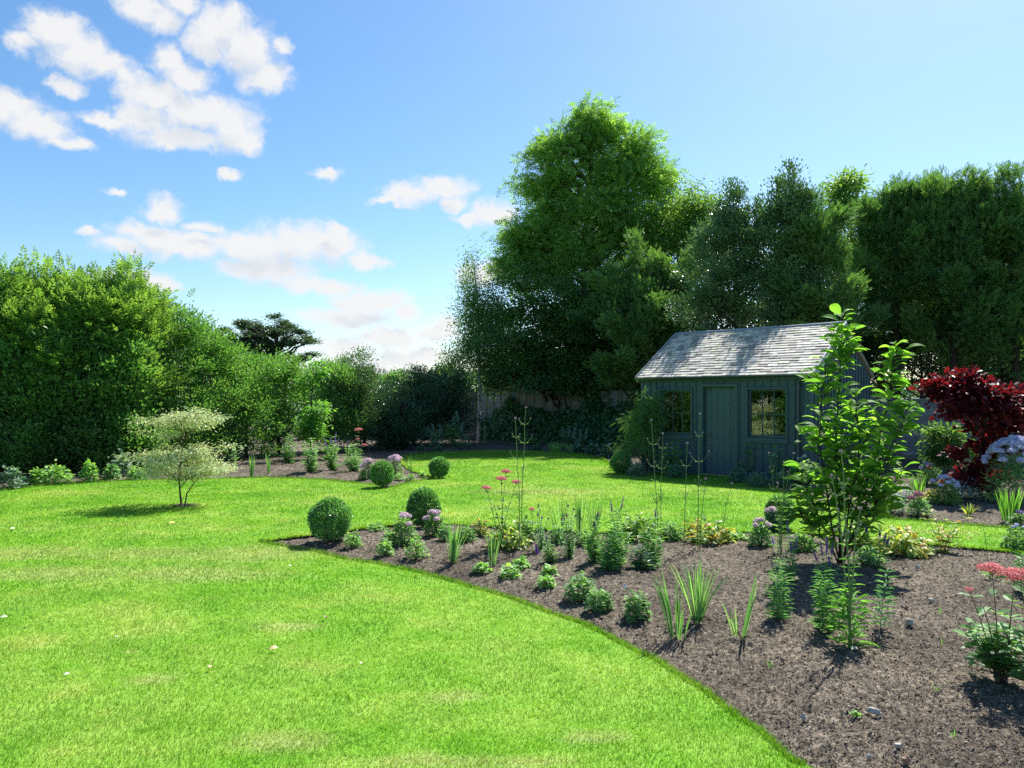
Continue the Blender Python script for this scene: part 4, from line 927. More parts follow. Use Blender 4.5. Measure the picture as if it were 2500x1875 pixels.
M_RED = leaf_mat('dark_red_leaf', [(0, (.045, .010, .018)), (.4, (.10, .013, .022)), (.75, (.16, .024, .03)), (.93, (.20, .05, .025)), (1, (.14, .15, .04))], .42, tint=(1.9, .8, .6), rough=.45, spec=.3)
M_CREAM = leaf_mat('cream_edged_leaf', [(0, (.15, .26, .08)), (.3, (.36, .46, .20)), (.6, (.64, .68, .40)), (1, (.82, .82, .58))], .35, tint=(1.1, 1.1, .8))
M_SILV = lm('silver_leaf', (.12, .17, .13), (.19, .25, .19), (.28, .34, .26), transl=.25)
M_PINKD = leaf_mat('deep_pink_petal', [(0, (.55, .13, .15)), (.5, (.78, .27, .27)), (1, (.86, .50, .46))], .3, tint=(1.1, .9, .9))
M_PINKL = leaf_mat('pale_pink_petal', [(0, (.72, .42, .52)), (.5, (.85, .66, .72)), (1, (.9, .84, .85))], .3, tint=(1, 1, 1))
M_ROSE = leaf_mat('rose_petal', [(0, (.40, .12, .22)), (1, (.65, .32, .42))], .3, tint=(1, 1, 1))
M_VIO = leaf_mat('violet_petal', [(0, (.17, .10, .36)), (.5, (.28, .19, .48)), (1, (.44, .36, .62))], .3, tint=(1, 1, 1))
M_VIOD = leaf_mat('deep_violet_petal', [(0, (.12, .03, .30)), (1, (.26, .09, .48))], .3, tint=(1, 1, 1))
M_LAV = leaf_mat('lavender_petal', [(0, (.46, .42, .70)), (.5, (.64, .62, .84)), (1, (.84, .84, .92))], .3, tint=(1, 1, 1))
M_MAUVE = leaf_mat('dusky_spike', [(0, (.16, .11, .17)), (1, (.42, .33, .42))], .2, tint=(1, 1, 1))
M_WHITE = leaf_mat('white_petal', [(0, (.62, .64, .46)), (1, (.82, .82, .72))], .3, tint=(1, 1, 1))
M_YFL = leaf_mat('yellow_leaf', [(0, (.45, .46, .06)), (1, (.70, .60, .10))], .35, tint=(1, 1, .6))

def place(px, py, lift=0.0):
    p = gnd(px, py); p[2] = soil_z(p[0], p[1]) + lift
    # keep the picture row for a raised or sunk footing
    if p[2]: 
        Yn = (CAMZ - p[2]) * FPX / (py - HY); p[0] = (px - CX) / FPX * Yn; p[1] = Yn
    return p
def mpp(p): return p[1] / FPX            # metres per photo pixel there

def box_ball(px, py_top, py_bot, wpx, label, i):
    b = place(px, py_bot); s = mpp(b); h = (py_bot - py_top) * s; r = wpx * s / 2
    t = thing('box_ball', label, 'topiary', tuple(b), 'clipped box balls', rz=i * 1.3)
    n = 9500; d = nrm(rvec(n)); lump = 1 + .045 * (np.sin(d[:, 0] * 5 + i) * np.sin(d[:, 1] * 6 + 1) + np.sin(d[:, 2] * 7 + 2 * i)) + RNG.normal(size=n) * .035
    keep = d[:, 2] > -.93; d = d[keep]; lump = lump[keep]; n = len(d)
    R_ = np.array([r, r, h / 2 * 1.0]) * .95
    P = d * R_ * lump[:, None] * RNG.uniform(.84, 1.0, n)[:, None] + np.array([0, 0, h * .5 + .01])
    g = Geo(); tone = .5 * vn(d[:, 0] * 3 + 7, d[:, 2] * 3 + d[:, 1] * 2 + 5, .5, i) + .5 * RNG.random(n)
    g.leaves(P, d * .8 + rvec(n, .55) + np.array([0, 0, .25]), d * .6 + rvec(n, .55) + np.array([0, 0, .35]), U(.018, .030, n), U(.013, .020, n), T_DIA, tone)
    # shoots poking out
    k = 900; d2 = nrm(rvec(k)); d2 = d2[d2[:, 2] > -.5]; k = len(d2)
    P = d2 * R_ * U(.98, 1.09, k)[:, None] + np.array([0, 0, h * .5 + .01])
    g.leaves(P, d2 + rvec(k, .5) + np.array([0, 0, .5]), rvec(k), U(.018, .03, k), U(.01, .016, k), T_DIA, U(.5, 1, k))
    g.build('foliage', M_BOX, t)
    g = Geo(); 
    for q in range(9):
        a = U(0, 2 * PI); e = np.array([math.cos(a) * r * .6, math.sin(a) * r * .6, h * U(.35, .7)])
        g.tube([(U(-.02, .02), U(-.02, .02), -.03), tuple(e * np.array([.3, .3, .35])), tuple(e)], [.012, .009, .004], 5)
    g.build('stem', M_STEMB, t); return t
BB = [(806,1218,1322,104,'large box ball nearest the left tip of the front bed'),(1034,1194,1288,80,'box ball behind the pale pink phlox in the front bed'),(933,1126,1190,56,'box ball at the point of the left bed'),
      (1072,1117,1167,50,'small box ball at the lawn edge right of the left bed point'),(1516,1106,1156,52,'shaded box ball at the left corner of the shed'),(1905,1212,1290,72,'box ball half hidden behind verbena stems left of the magnolia'),(1955,1134,1182,46,'box ball under the shed downpipe')]
for i, b_ in enumerate(BB): box_ball(b_[0], b_[1], b_[2], b_[3], b_[4], i)

def stems_geo(g, tips, base_sp, r, lean=0.0, k=5, nseg=6):
    """curved stems from near the origin to each tip; returns sampled polylines"""
    out = []
    for t in tips:
        t = np.array(t, float); b = np.array([t[0] * .15 + U(-1, 1) * base_sp, t[1] * .15 + U(-1, 1) * base_sp, -.02])
        m = b * .45 + t * .55 + np.array([-(t[0] - b[0]) * .18, -(t[1] - b[1]) * .18, 0])
        ts = np.linspace(0, 1, nseg)[:, None]; P = (1 - ts) ** 2 * b + 2 * ts * (1 - ts) * m + ts ** 2 * t
        g.tube(P, np.linspace(r, r * .5, nseg), k); out.append(P)
    return out
def along(P, t):
    n = len(P) - 1; x = np.clip(t, 0, .9999) * n; i = x.astype(int); f = (x - i)[:, None]
    return P[i] * (1 - f) + P[i + 1] * f, nrm(P[i + 1] - P[i])
def leafy(g, P, gap, L, W, T, mode=2, t0=.1, t1=1.0, droop=.15, ang=1.1, taper=.5, tone=None):
    ln = np.linalg.norm(np.diff(P, axis=0), axis=1).sum(); n = max(2, int(ln * (t1 - t0) / gap))
    t = np.linspace(t0, t1, n); B, Tn = along(P, t); a0 = np.arange(n) * (PI / 2 if mode == 2 else 2.4) + U(0, 6)
    for q in range(mode):
        a = a0 + q * 2 * PI / mode + RNG.normal(size=n) * .2
        hv = np.stack([np.cos(a), np.sin(a), np.zeros(n)], 1); D = nrm(hv * math.sin(ang) + Tn * math.cos(ang) + np.array([0, 0, -droop]))
        s = U(.75, 1.15, n) * (1 - taper * np.abs(t - .35)); 
        g.leaves(B, D, np.array([0, 0, 1.0]) + rvec(n, .2) + hv * .1, L * s, W * s, T, None if tone is None else np.clip(U(tone[0], tone[1], n), 0, 1))
def spike(g, base, d, L, r, n=120, R=None):
    d = nrm(np.array(d, float)[None])[0]; t = RNG.random(n) ** .9; a = U(0, 2 * PI, n); u = nrm(np.cross(d, [0.3, .9, .1])[None])[0]; v = np.cross(d, u)
    rad_ = r * (1 - t) ** .45 * .9 + r * .1; o = np.cos(a)[:, None] * u + np.sin(a)[:, None] * v
    g.leaves(base + d * (t * L)[:, None] + o * (rad_ * .3)[:, None], o + d * .5, o * .2 + d + rvec(n, .3), rad_ * 1.1 + .002, np.full(n, r * .7), T_DIA)
    g.tube([base, base + d * L * .96], [r * .5, r * .12], 5, .2)
def head(g, c, r, h, n=160, s=.25, nrm_up=.6):
    """dome-shaped flower head of small florets"""
    d = nrm(rvec(n) * np.array([1, 1, 1])); d[:, 2] = np.abs(d[:, 2]) * 1.0 - .15; d = nrm(d)
    P = np.array(c) + d * np.array([r, r, h]) * U(.8, 1.05, n)[:, None]
    a = rvec(n)
    for q in range(2): g.leaves(P, np.cross(d, a) * (1 if q else -1) + d * .35, d + rvec(n, .3), np.full(n, r * s), np.full(n, r * s * .9), T_DIA)

def mound(name, label, px, py, wpx, hpx, mat, L, W, n, T=T_LOBE, group=None, cat='plant', upright=.35, stems=True, flowers=None, stemmat=None, flat=1.0, tone=None, shell=.5):
    b = place(px, py); s = mpp(b); r = wpx * s / 2; h = hpx * s; n = int(n * 1.6)
    t = thing(name, label, cat, tuple(b), group)
    a = U(0, 2 * PI, n); el = np.arcsin(U(.0, 1, n)); q = U(shell, 1, n) ** .7
    d = np.stack([np.cos(a) * np.cos(el), np.sin(a) * np.cos(el), np.sin(el)], 1)
    P = d * np.array([r * .86, r * .86, h * .88]) * (q * (1 + .12 * RNG.normal(size=n)))[:, None]; P[:, 2] = np.abs(P[:, 2]) + .012
    D = nrm(d * np.array([1, 1, .25]) + rvec(n, .35) + np.array([0, 0, -.1])); Nn = d * upright + np.array([0, 0, 1.0]) + rvec(n, .28)
    g = Geo(); g.leaves(P - D * (L * .3), D, Nn, U(.7, 1.15, n) * L, U(.7, 1.15, n) * W, T, None if tone is None else U(tone[0], tone[1], n)); g.build('foliage', mat, t)
    if stems:
        g = Geo()
        for i in RNG.choice(n, min(n, 26), replace=False):
            e = P[i] - D[i] * L * .3; g.tube([(e[0] * .1, e[1] * .1, -.01), (e[0] * .5, e[1] * .5, e[2] * .75), tuple(e)], [.0035, .003, .002], 4)
        g.build('stem', stemmat or M_STEM, t)
    if flowers:
        fm, cnt, fr = flowers[:3]
        for i in range(cnt):
            a_ = U(0, 2 * PI); q_ = U(0, .8); c = np.array([math.cos(a_) * r * q_, math.sin(a_) * r * q_, h * math.sqrt(max(.1, 1 - q_ * q_)) * .98 + fr * .2])
            g = Geo(); head(g, c, fr * U(.75, 1.2), fr * .8, 90, .5); g.build('flower_head', fm, t)
    return t
def sword(label, px, py, h_px, spread, n, w=.012, mat=None, group='sword-leaved clumps', name='iris_clump', lean=(0, 0), bend=.25, base=.04, brown=0):
    b = place(px, py); s = mpp(b); H = h_px * s
    t = thing(name, label, 'plant', tuple(b), group); g = Geo()
    for i in range(n):
        a = U(0, 2 * PI); sp = spread * U(0, 1) ** .7; hh = H * U(.55, 1.02); k = 7; ts = np.linspace(0, 1, k)
        o = np.array([math.cos(a), math.sin(a) * .8]) * (base * U(.2, 1)); dr = np.array([math.cos(a) * sp + lean[0], math.sin(a) * sp + lean[1]]) * hh
        bd = bend * (2.2 if RNG.random() < .12 else U(.2, 1)); X = np.array([(o[0] + dr[0] * (tt + bd * tt ** 3), o[1] + dr[1] * (tt + bd * tt ** 3), hh * (tt - bd * .45 * tt ** 3)) for tt in ts])
        sd = nrm(np.array([[math.cos(a + PI / 2 + U(-.9, .9)), math.sin(a + PI / 2 + U(-.9, .9)), 0]]))[0]; ww = w * U(.7, 1.15) * np.array([.55, .8, 1, 1, .85, .55, .03])
        V = np.stack([X - sd * ww[:, None] / 2, X + sd * ww[:, None] / 2], 1).reshape(-1, 3); F = []
        for j in range(k - 1): q = 2 * j; F += [(q, q + 1, q + 3), (q, q + 3, q + 2)]
        g.add(V, F, float(RNG.random()))
    g.build('foliage', mat or M_SWORD, t)
    if brown:
        g = Geo()
        for i in range(brown):
            a = U(0, 2 * PI); l = U(.06, .16); g.tube([(0, 0, .01), (math.cos(a) * l * .5, math.sin(a) * l * .5, U(.02, .07)), (math.cos(a) * l, math.sin(a) * l, .008)], [.003, .003, .001], 4)
        g.build('withered_leaf', M_CHIP, t)
    return t

def verbena(label, base, tips, leafn=10, r=.0048, group='tall wiry verbenas', basal=0):
    """tall wiry stems; tips = [(px, py, [node heights 0..1 with arms])]"""
    b = place(*base); Y_ = b[1]; t = thing('verbena', label, 'plant', tuple(b), group)
    g = Geo(); lf = Geo(); fls = []
    for (px, py, nodes) in tips:
        e = at(px, py, Y_ + U(-.08, .08)) - b; o = np.array([U(-.03, .03), U(-.03, .03), -.02])
        ts = np.linspace(0, 1, 9)[:, None]; m = o * .4 + e * .6 + np.array([-(e[0]) * .25 + U(-.02, .02), 0, 0]); P = (1 - ts) ** 2 * o + 2 * ts * (1 - ts) * m + ts ** 2 * e
        P[1:-1] += RNG.normal(size=(7, 3)) * .004; g.tube(P, np.linspace(r, r * .55, 9), 5)
        H = e[2]
        for (tn, al, pa) in nodes:
            B, Tn = along(P, np.array([tn])); B = B[0]; g.tube([B - Tn[0] * .008, B + Tn[0] * .008], [r * 1.5, r * 1.5], 5)
            for sgn in (1, -1):
                u = np.array([math.cos(pa) * sgn, math.sin(pa) * sgn, 0]); al_ = al * H * U(.8, 1.1)
                Q = [B, B + u * al_ * .45 + np.array([0, 0, al_ * .25]), B + u * al_ * .8 + np.array([0, 0, al_ * .62]), B + u * al_ * .95 + np.array([0, 0, al_ * 1.0])]
                g.tube(Q, [r * .7, r * .6, r * .5, r * .5], 4)
                lf.leaves(np.array([B]), np.array([u + [0, 0, .35]]), np.array([[0, 0, 1.0]]), np.array([.05]), np.array([.007]), T_LEAF)
                fl = Geo(); head(fl, Q[-1], .008, .007, 14, .6); fls.append(fl)
        fl = Geo(); head(fl, P[-1] + np.array([0, 0, .004]), .013, .011, 30, .5); fls.append(fl)
        nn = leafn; tt = U(.06, .5, nn); B, Tn = along(P, tt); a = U(0, 2 * PI, nn)
        for sg_ in (0, PI): lf.leaves(B, np.stack([np.cos(a + sg_), np.sin(a + sg_), np.full(nn, .25)], 1), np.array([0, 0, 1.0]) + rvec(nn, .2), U(.05, .11, nn), U(.008, .016, nn), T_LEAF)
    if basal:
        a = U(0, 2 * PI, basal); hz = U(0, .32, basal) ** 1.0; rr_ = U(.01, .07, basal)
        lf.leaves(np.stack([np.cos(a) * rr_, np.sin(a) * rr_, hz], 1), np.stack([np.cos(a), np.sin(a), U(-.1, .8, basal)], 1), np.array([0, 0, 1.0]) + rvec(basal, .3), U(.07, .13, basal), U(.018, .032, basal), T_LEAF)
    g.build('stem', M_STEM, t); lf.build('foliage', M_FRESH if not basal else M_SAPL, t); [fl.build('flower_head', M_MAUVE, t) for fl in fls]; return t
verbena('pair of tall bare verbena stems behind the pink hydrangea', (1268,1348), [(1258,1022,[(.83,.035,.2),(.66,.055,.1),(.35,.05,1.2)]),(1284,996,[(.86,.04,.2),(.72,.06,.1),(.5,.05,1.4)])])
verbena('two verbena stems crossing the left shed window', (1608,1346), [(1590,1027,[(.78,.05,.1),(.60,.075,.15),(.33,.07,.8)]),(1618,1060,[(.85,.04,.1),(.66,.065,.2),(.4,.06,1.0)])])
verbena('verbena stem with a bent tip left of the shed door', (1674,1344), [(1678,1083,[(.75,.06,.1),(.45,.05,.9)])])
verbena('tallest verbena stem, crossing the shed door', (1704,1340), [(1709,1012,[(.80,.035,.3),(.60,.085,.1),(.42,.05,.9)]),(1722,1170,[(.8,.05,.4)])])
verbena('thin lone verbena stem right of the shed door', (1762,1330), [(1786,1181,[(.6,.04,.8)])], r=.0035)
verbena('bunch of branching verbena stems left of the magnolia', (1905,1350), [(1878,1107,[(.6,.06,.2),(.78,.05,.8)]),(1914,1130,[(.62,.09,.1),(.8,.06,.5),(.45,.06,.9)]),(1938,1108,[(.55,.06,.3),(.75,.05,1.0)]),(1898,1180,[(.6,.08,.5)])])
verbena('nearest verbena, thick green stems and lush leaves at its foot', (2077,1576), [(2054,1103,[(.80,.035,.3),(.62,.05,.1),(.5,.05,.9)]),(2030,1164,[(.86,.05,.3),(.6,.06,.8)]),(2100,1244,[(.8,.06,.5),(.55,.05,0)])], leafn=14, r=.0075, basal=120)
verbena('single slender stem standing in front of the right grass strip', (2413,1412), [(2391,1247,[(.2,.05,.4)])], r=.0028)

def hydrangea(label, base, heads, mat=M_PINKD, L=.075, W=.05, hr=12, group='pink mophead hydrangeas', lowleaf=0):
    b = place(*base); Y_ = b[1]; s = mpp(b); t = thing('hydrangea', label, 'plant', tuple(b), group); g = Geo(); lf = Geo(); lines = []
    for h in heads:
        px, py, rp = h[:3]; e = at(px, py, Y_ + (h[3] if len(h) > 3 else U(-.12, .12))) - b; o = np.array([U(-.03, .03), U(-.03, .03), -.02]); m = o * .5 + e * .5 + np.array([-e[0] * .2, -e[1] * .2, 0])
        ts = np.linspace(0, 1, 8)[:, None]; P = (1 - ts) ** 2 * o + 2 * ts * (1 - ts) * m + ts ** 2 * e; g.tube(P, np.linspace(.004, .0022, 8), 5)
        leafy(lf, P, .075, L, W, T_LEAF, 2, .2, .93, .1, 1.15, .3)
        if rp > 0:
            hd = Geo(); R_ = rp * s; 
            k = 5 if R_ > .03 else 3
            for q in range(k):
                a = q * 2 * PI / k; c = e + np.array([math.cos(a) * R_ * .5, math.sin(a) * R_ * .5, U(-.1, .15) * R_]); head(hd, c, R_ * .62, R_ * .42, 190, .17)
                g.tube([e - np.array([0, 0, R_ * .4]), c], [.002, .0015], 4)
            head(hd, e + np.array([0, 0, R_ * .22]), R_ * .6, R_ * .4, 160, .17); hd.build('flower_head', mat, t)
    for i in range(lowleaf):
        a = U(0, 2 * PI); e = np.array([math.cos(a) * U(.05, .2), math.sin(a) * U(.05, .2), U(.1, .32)]); P = np.array([(0, 0, 0), e * .5 + np.array([0, 0, .03]), e]); g.tube(P, [.003, .0025, .002], 4); leafy(lf, P, .06, L, W, T_LEAF, 2, .35, 1, .1, 1.1, .2)
    g.build('stem', M_STEMP, t); lf.build('foliage', M_FRESH, t); return t
hydrangea('pink hydrangea with three raised heads in the middle of the front bed', (1225,1338), [(1187,1192,12),(1224,1170,13),(1235,1152,12),(1261,1178,12),(1205,1230,0),(1215,1260,0)], L=.08, W=.05)
hydrangea('single small pink head among dark seed heads in the front bed', (1302,1325), [(1298,1243,7),(1262,1262,3),(1310,1290,0)], L=.05, W=.03)
hydrangea('coral pink hydrangea in the left bed in front of the hedge', (866,1138), [(875,1050,9),(872,1072,5),(890,1087,6),(855,1085,0),(885,1105,0)], L=.09, W=.06, lowleaf=14)
hydrangea('large near hydrangea with broad flat pink heads at the right edge', (2446,1668), [(2422,1392,30,-.05),(2478,1409,34,-.02),(2366,1440,10,0),(2400,1480,0),(2470,1500,0),(2420,1560,0),(2380,1550,0),(2490,1560,0)], L=.095, W=.06, lowleaf=34)
hydrangea('second near hydrangea, mostly cut by the right edge', (2520,1690), [(2492,1425,0),(2530,1400,30,.1),(2500,1540,0),(2540,1520,0)], L=.095, W=.06, lowleaf=12)

GM = 'low lime-green heucheras'; L_H = [(1176,1398,46,26,'leftmost lime heuchera on the front bed, nearest the sword leaves'),(1246,1412,58,32,'wide lime heuchera right of the sword-leaved clumps'),(1271,1386,48,28,'lime heuchera set just behind the wide one'),
       (1341,1405,40,26,'lime heuchera below the deep purple spike, rear one'),(1330,1434,50,32,'lime heuchera of the front bed nearest the lawn edge')]
for (px, py, w, h, lab) in L_H: mound('heuchera', lab, px, py, w, h, M_LIME, .052, .052, 46, T_LOBE, GM, upright=.2)
GG = 'bushy green cranesbills'
for (px, py, w, h, n, lab) in [(1418,1462,96,62,230,'largest cranesbill in the middle of the front bed'),(1462,1490,82,52,170,'cranesbill touching the largest one on its right side'),(1556,1508,78,66,190,'cranesbill on its own left of the striped sword leaves'),(1541,1520,22,10,16,'tiny seedling tucked under the lone cranesbill')]:
    mound('cranesbill', lab, px, py, w, h, M_FRESH, .038, .038, n, T_LOBE, GG, tone=(.3, 1))
for (px, py, w, h, lab) in [(862,1335,54,40,'straggly yellowish cranesbill right of the large box ball'),(951,1328,50,38,'fresh green cranesbill left of the pale pink phlox'),(940,1355,52,40,'thin cranesbill with brown base near the lawn edge'),(1016,1362,66,58,'leafy cranesbill with orange litter at its foot'),(918,1296,56,18,'flat lime cranesbill behind the phlox on the lawn edge')]:
    mound('cranesbill', lab, px, py, w, h, M_LIME, .035, .035, 120, T_LOBE, 'yellow-green cranesbills near the bed tip', tone=(0, .8))
def phlox(label, px, py, w, h, cnt, fm=M_PINKL, mat=M_FRESH, fr=.028, n=420): return mound('phlox', label, px, py, w, h, mat, .045, .022, n, T_LEAF, 'low flowering phlox mounds', flowers=(fm, cnt + 3, fr * 1.15), upright=.6, shell=.55)
phlox('pale pink phlox between the two nearest box balls', 986, 1328, 72, 72, 7, fr=.026)
phlox('pale pink phlox in front of the second box ball', 1062, 1306, 62, 58, 5)
phlox('pink phlox left of the box ball on the left bed point', 900, 1168, 44, 42, 5, fr=.05)
phlox('white-pink phlox right of the box ball on the left bed point', 965, 1160, 46, 44, 6, fr=.05)
phlox('cream and pink phlox left of the half hidden box ball', 1856, 1336, 66, 66, 7, fr=.026, mat=M_MID)
phlox('small pink phlox against the half hidden box ball', 1885, 1300, 50, 58, 5, mat=M_BLUEG)
phlox('pale phlox mound right of the magnolia foot', 2172, 1250, 96, 66, 3, fr=.04, mat=M_SILV, n=520)
phlox('dark leaved rose pink phlox on the right bed edge', 2243, 1256, 62, 50, 5, fm=M_ROSE, fr=.035, mat=M_MID, n=420)
for (px, py, w, h, lab) in [(885,1170,26,24,'small lime dome left of the box ball on the bed point'),(975,1172,30,18,'lime groundcover right of the box ball on the bed point'),(1003,1175,30,18,'lime plant in the middle of the spit of soil'),(1030,1166,24,14,'last lime plant toward the small box ball')]:
    mound('lime_cushion', lab, px, py, w, h, M_LIME, .05, .045, 70, T_LOBE, 'lime cushions on the left bed point')

sword('blue-green sword leaves left of the pink hydrangea', 1106, 1372, 125, .3, 34, .012, lean=(.08, 0), brown=12)
sword('tall narrow sword leaves under the pink hydrangea', 1202, 1380, 125, .22, 24, .010, lean=(.05, 0))
sword('sword leaves against the lawn left of centre in the front bed', 1366, 1316, 125, .22, 22, .013, lean=(-.08, 0))
sword('tall upright sword leaves against the lawn beside the veronica spikes', 1416, 1310, 130, .12, 18, .014, lean=(.04, 0))
sword('fan of sword leaves leaning right behind the veronica spikes', 1450, 1310, 120, .22, 22, .013, lean=(.0, 0))
sword('largest striped sword-leaved clump in the front bed', 1703, 1520, 172, .42, 60, .0105, bend=.35, brown=16, mat=M_SWORD)
sword('near upright sword clump left of the largest one', 1646, 1553, 185, .2, 24, .0115, lean=(-.08, 0))
sword('small sword clump in front of the largest one', 1664, 1560, 110, .2, 10, .010, lean=(.1, 0))
sword('sparse sword plant with one long striped leaf', 1811, 1560, 195, .06, 4, .016, lean=(.2, 0), brown=8, bend=.1)
sword('short side tuft of the sparse sword plant', 1796, 1556, 95, .25, 5, .010, lean=(-.2, 0))
sword('sword leaves at the lawn edge of the left bed', 615, 1166, 74, .16, 20, .020, lean=(.02, 0)); sword('smaller sword leaves right of them in the left bed', 656, 1156, 62, .14, 12, .018)
sword('pale thin sword leaves between the two far box balls', 1004, 1156, 58, .35, 16, .016)
sword('lush bright sword clump in the right bed', 2465, 1272, 98, .24, 60, .016, base=.10, mat=M_SAPL); sword('bright sword clump under the magnolia in the right bed', 2241, 1212, 62, .25, 34, .018, base=.1, mat=M_SAPL); sword('thin sword leaves in front of the fence by the red tree', 2292, 1160, 42, .3, 10, .02)
sword('small golden daylily on the right bed edge', 2366, 1258, 34, .7, 22, .018, bend=.6, mat=M_TAN, name='daylily', group=None)

def upright(name, label, base, tips, mat, L, W, gap, mode=2, spikes=None, droop=.1, r=.003, group=None, T=T_LEAF, t0=.08, ang=1.1, stemmat=None, depth=.08, spike_len=.09, spike_r=.011, cat='plant', bushy=5):
    b = place(*base); Y_ = b[1]; t = thing(name, label, cat, tuple(b), group); g = Geo(); lf = Geo(); 
    tips = list(tips)
    if bushy and len(tips) > 2:
        for q in range(bushy):
            tp = tips[int(RNG.integers(len(tips)))]; tips.append((tp[0] + U(-1, 1) * 26, base[1] - (base[1] - tp[1]) * U(.35, .8), 0))
    for (px, py, *rest) in tips:
        e = at(px, py, Y_ + U(-depth, depth)) - b; o = np.array([U(-.02, .02), U(-.02, .02), -.02]); m = (o + e) / 2 + np.array([-e[0] * .3 + U(-.12, .12) * e[2], U(-.1, .1) * e[2], 0]); ts = np.linspace(0, 1, 7)[:, None]
        P = (1 - ts) ** 2 * o + 2 * ts * (1 - ts) * m + ts ** 2 * e; g.tube(P, np.linspace(r, r * .55, 7), 5); leafy(lf, P, gap * 1.0, L * 1.3, W * 1.4, T, mode, t0, .97, droop, ang, .3)
        if spikes is not None and (not rest or rest[0]):
            sp = Geo(); spike(sp, P[-1], P[-1] - P[-2] + np.array([0, 0, .02]), spike_len * U(.7, 1.15) * (rest[0] if rest else 1), spike_r, 130); sp.build('flower_spike', spikes, t)
    g.build('stem', stemmat or M_STEM, t); lf.build('foliage', mat, t); return t
GV = 'leafy spike-flowered veronicas'
upright('veronica', 'veronica with two long grey-lilac spikes above the lawn edge', (1498,1384), [(1494,1248,1.2),(1516,1242,1.4),(1478,1300,0),(1520,1300,0),(1505,1320,0),(1488,1340,0),(1520,1345,0),(1500,1350,0)], M_MID, .085, .018, .026, 3, M_MAUVE, group=GV)
upright('veronica', 'short leafy veronica in front of the long spikes', (1486,1392), [(1480,1330,0),(1492,1320,0),(1500,1345,0),(1470,1345,0)], M_MID, .085, .018, .022, 3, group=GV)
upright('veronica', 'dark leafy veronica with short dusky spikes left of the long ones', (1452,1374), [(1450,1285,.8),(1459,1262,.7),(1440,1310,0),(1462,1310,0),(1448,1330,0)], M_MID, .08, .017, .026, 3, M_MAUVE, group=GV)
upright('veronica', 'bushy veronica at the foot of the two window verbenas', (1590,1380), [(1600,1262,1.2),(1575,1300,0),(1590,1310,0),(1610,1320,0),(1580,1335,0),(1600,1340,0)], M_MID, .085, .018, .026, 3, M_MAUVE, group=GV)
upright('veronica', 'bluish leafed low veronica left of the window verbenas', (1567,1390), [(1555,1350,0),(1570,1345,0),(1580,1355,0),(1562,1335,0)], M_BLUEG, .085, .022, .022, 3, group=GV)
GB = 'bushy burnets with dark seed heads'
upright('burnet', 'bushy plant with dark button heads in the middle of the front bed', (1391,1362), [(1387,1238,.4),(1400,1246,.3),(1378,1268,.4),(1372,1272,.4),(1383,1262,.5),(1405,1262,.3),(1395,1290,0),(1380,1300,0),(1402,1300,0),(1390,1320,0)], M_MID, .034, .02, .022, 2, M_MAUVE, group=GB, spike_r=.010)
upright('burnet', 'smaller dark-headed plant beside the single pink head', (1320,1345), [(1315,1238,.5),(1323,1266,.3),(1313,1262,.4),(1338,1268,.3),(1330,1290,0),(1312,1290,0),(1340,1300,0),(1325,1310,0)], M_MID, .036, .02, .024, 2, M_MAUVE, group=GB, spike_r=.009)
upright('salvia', 'small salvia with one vivid purple spike', (1314,1374), [(1312,1352,1.1)], M_SILV, .03, .012, .02, 2, M_VIOD, spike_len=.085, spike_r=.017, t0=.0)
upright('betony', 'fresh green leafy clump right of the vivid purple spike', (1340,1374), [(1336,1330,0),(1350,1335,0),(1328,1345,0),(1345,1350,0),(1335,1318,.4),(1356,1352,0)], M_FRESH, .06, .02, .02, 2, M_MAUVE)
upright('geranium_flower', 'lone violet geranium flower left of the lone cranesbill', (1532,1466), [(1526,1434,0)], M_FRESH, .02, .015, .03, 1)
gf = [o for o in COL.objects if o.name.startswith('geranium_flower')][0]; g = Geo(); 
for q in range(5): a = q * 2 * PI / 5; g.leaves(np.array([[0, 0, 0]]), np.array([[math.cos(a), math.sin(a) * .5 - .3, math.sin(a) * .6]]), np.array([[0, -1, .5]]), np.array([.02]), np.array([.02]), T_HEART)
fo = g.build('flower', M_LAV, gf); fo.location = tuple(at(1526, 1432, gf.location[1]) - np.array(gf.location))
# yellowing leaf clusters
GY = 'plants with large yellowing leaves'
mound('comfrey', 'yellow and green leafy clump at the foot of the pink hydrangea', 1240, 1335, 120, 60, M_TAN, .10, .045, 120, T_BIG, GY, tone=(0, .8), shell=.3)
mound('comfrey', 'pale broad-leaved plant at the lawn edge behind the veronicas', 1565, 1318, 120, 60, M_TAN, .10, .038, 130, T_BIG, GY, tone=(0, .5), shell=.3)
mound('comfrey', 'orange and yellow collapsing leaves right of the tallest verbena', 1735, 1326, 130, 58, M_TAN, .12, .055, 120, T_BIG, GY, tone=(.1, 1), shell=.3)
mound('comfrey', 'wide yellowing clump right of the magnolia foot', 2200, 1352, 150, 66, M_TAN, .11, .055, 150, T_BIG, GY, tone=(.1, .95), shell=.3)
mound('comfrey', 'greener low edge of yellowing leaves under the magnolia', 2100, 1335, 100, 50, M_TAN, .10, .05, 90, T_BIG, GY, tone=(0, .6), shell=.3)
upright('willowherb', 'upright stems with pointed leaves in front of the right grass strip', (2303,1350), [(2255,1255,0),(2268,1245,0),(2310,1268,0),(2330,1275,0),(2360,1262,0),(2290,1290,0),(2325,1310,0)], M_TAN, .075, .026, .045, 2, stemmat=M_STEMP, group=None)
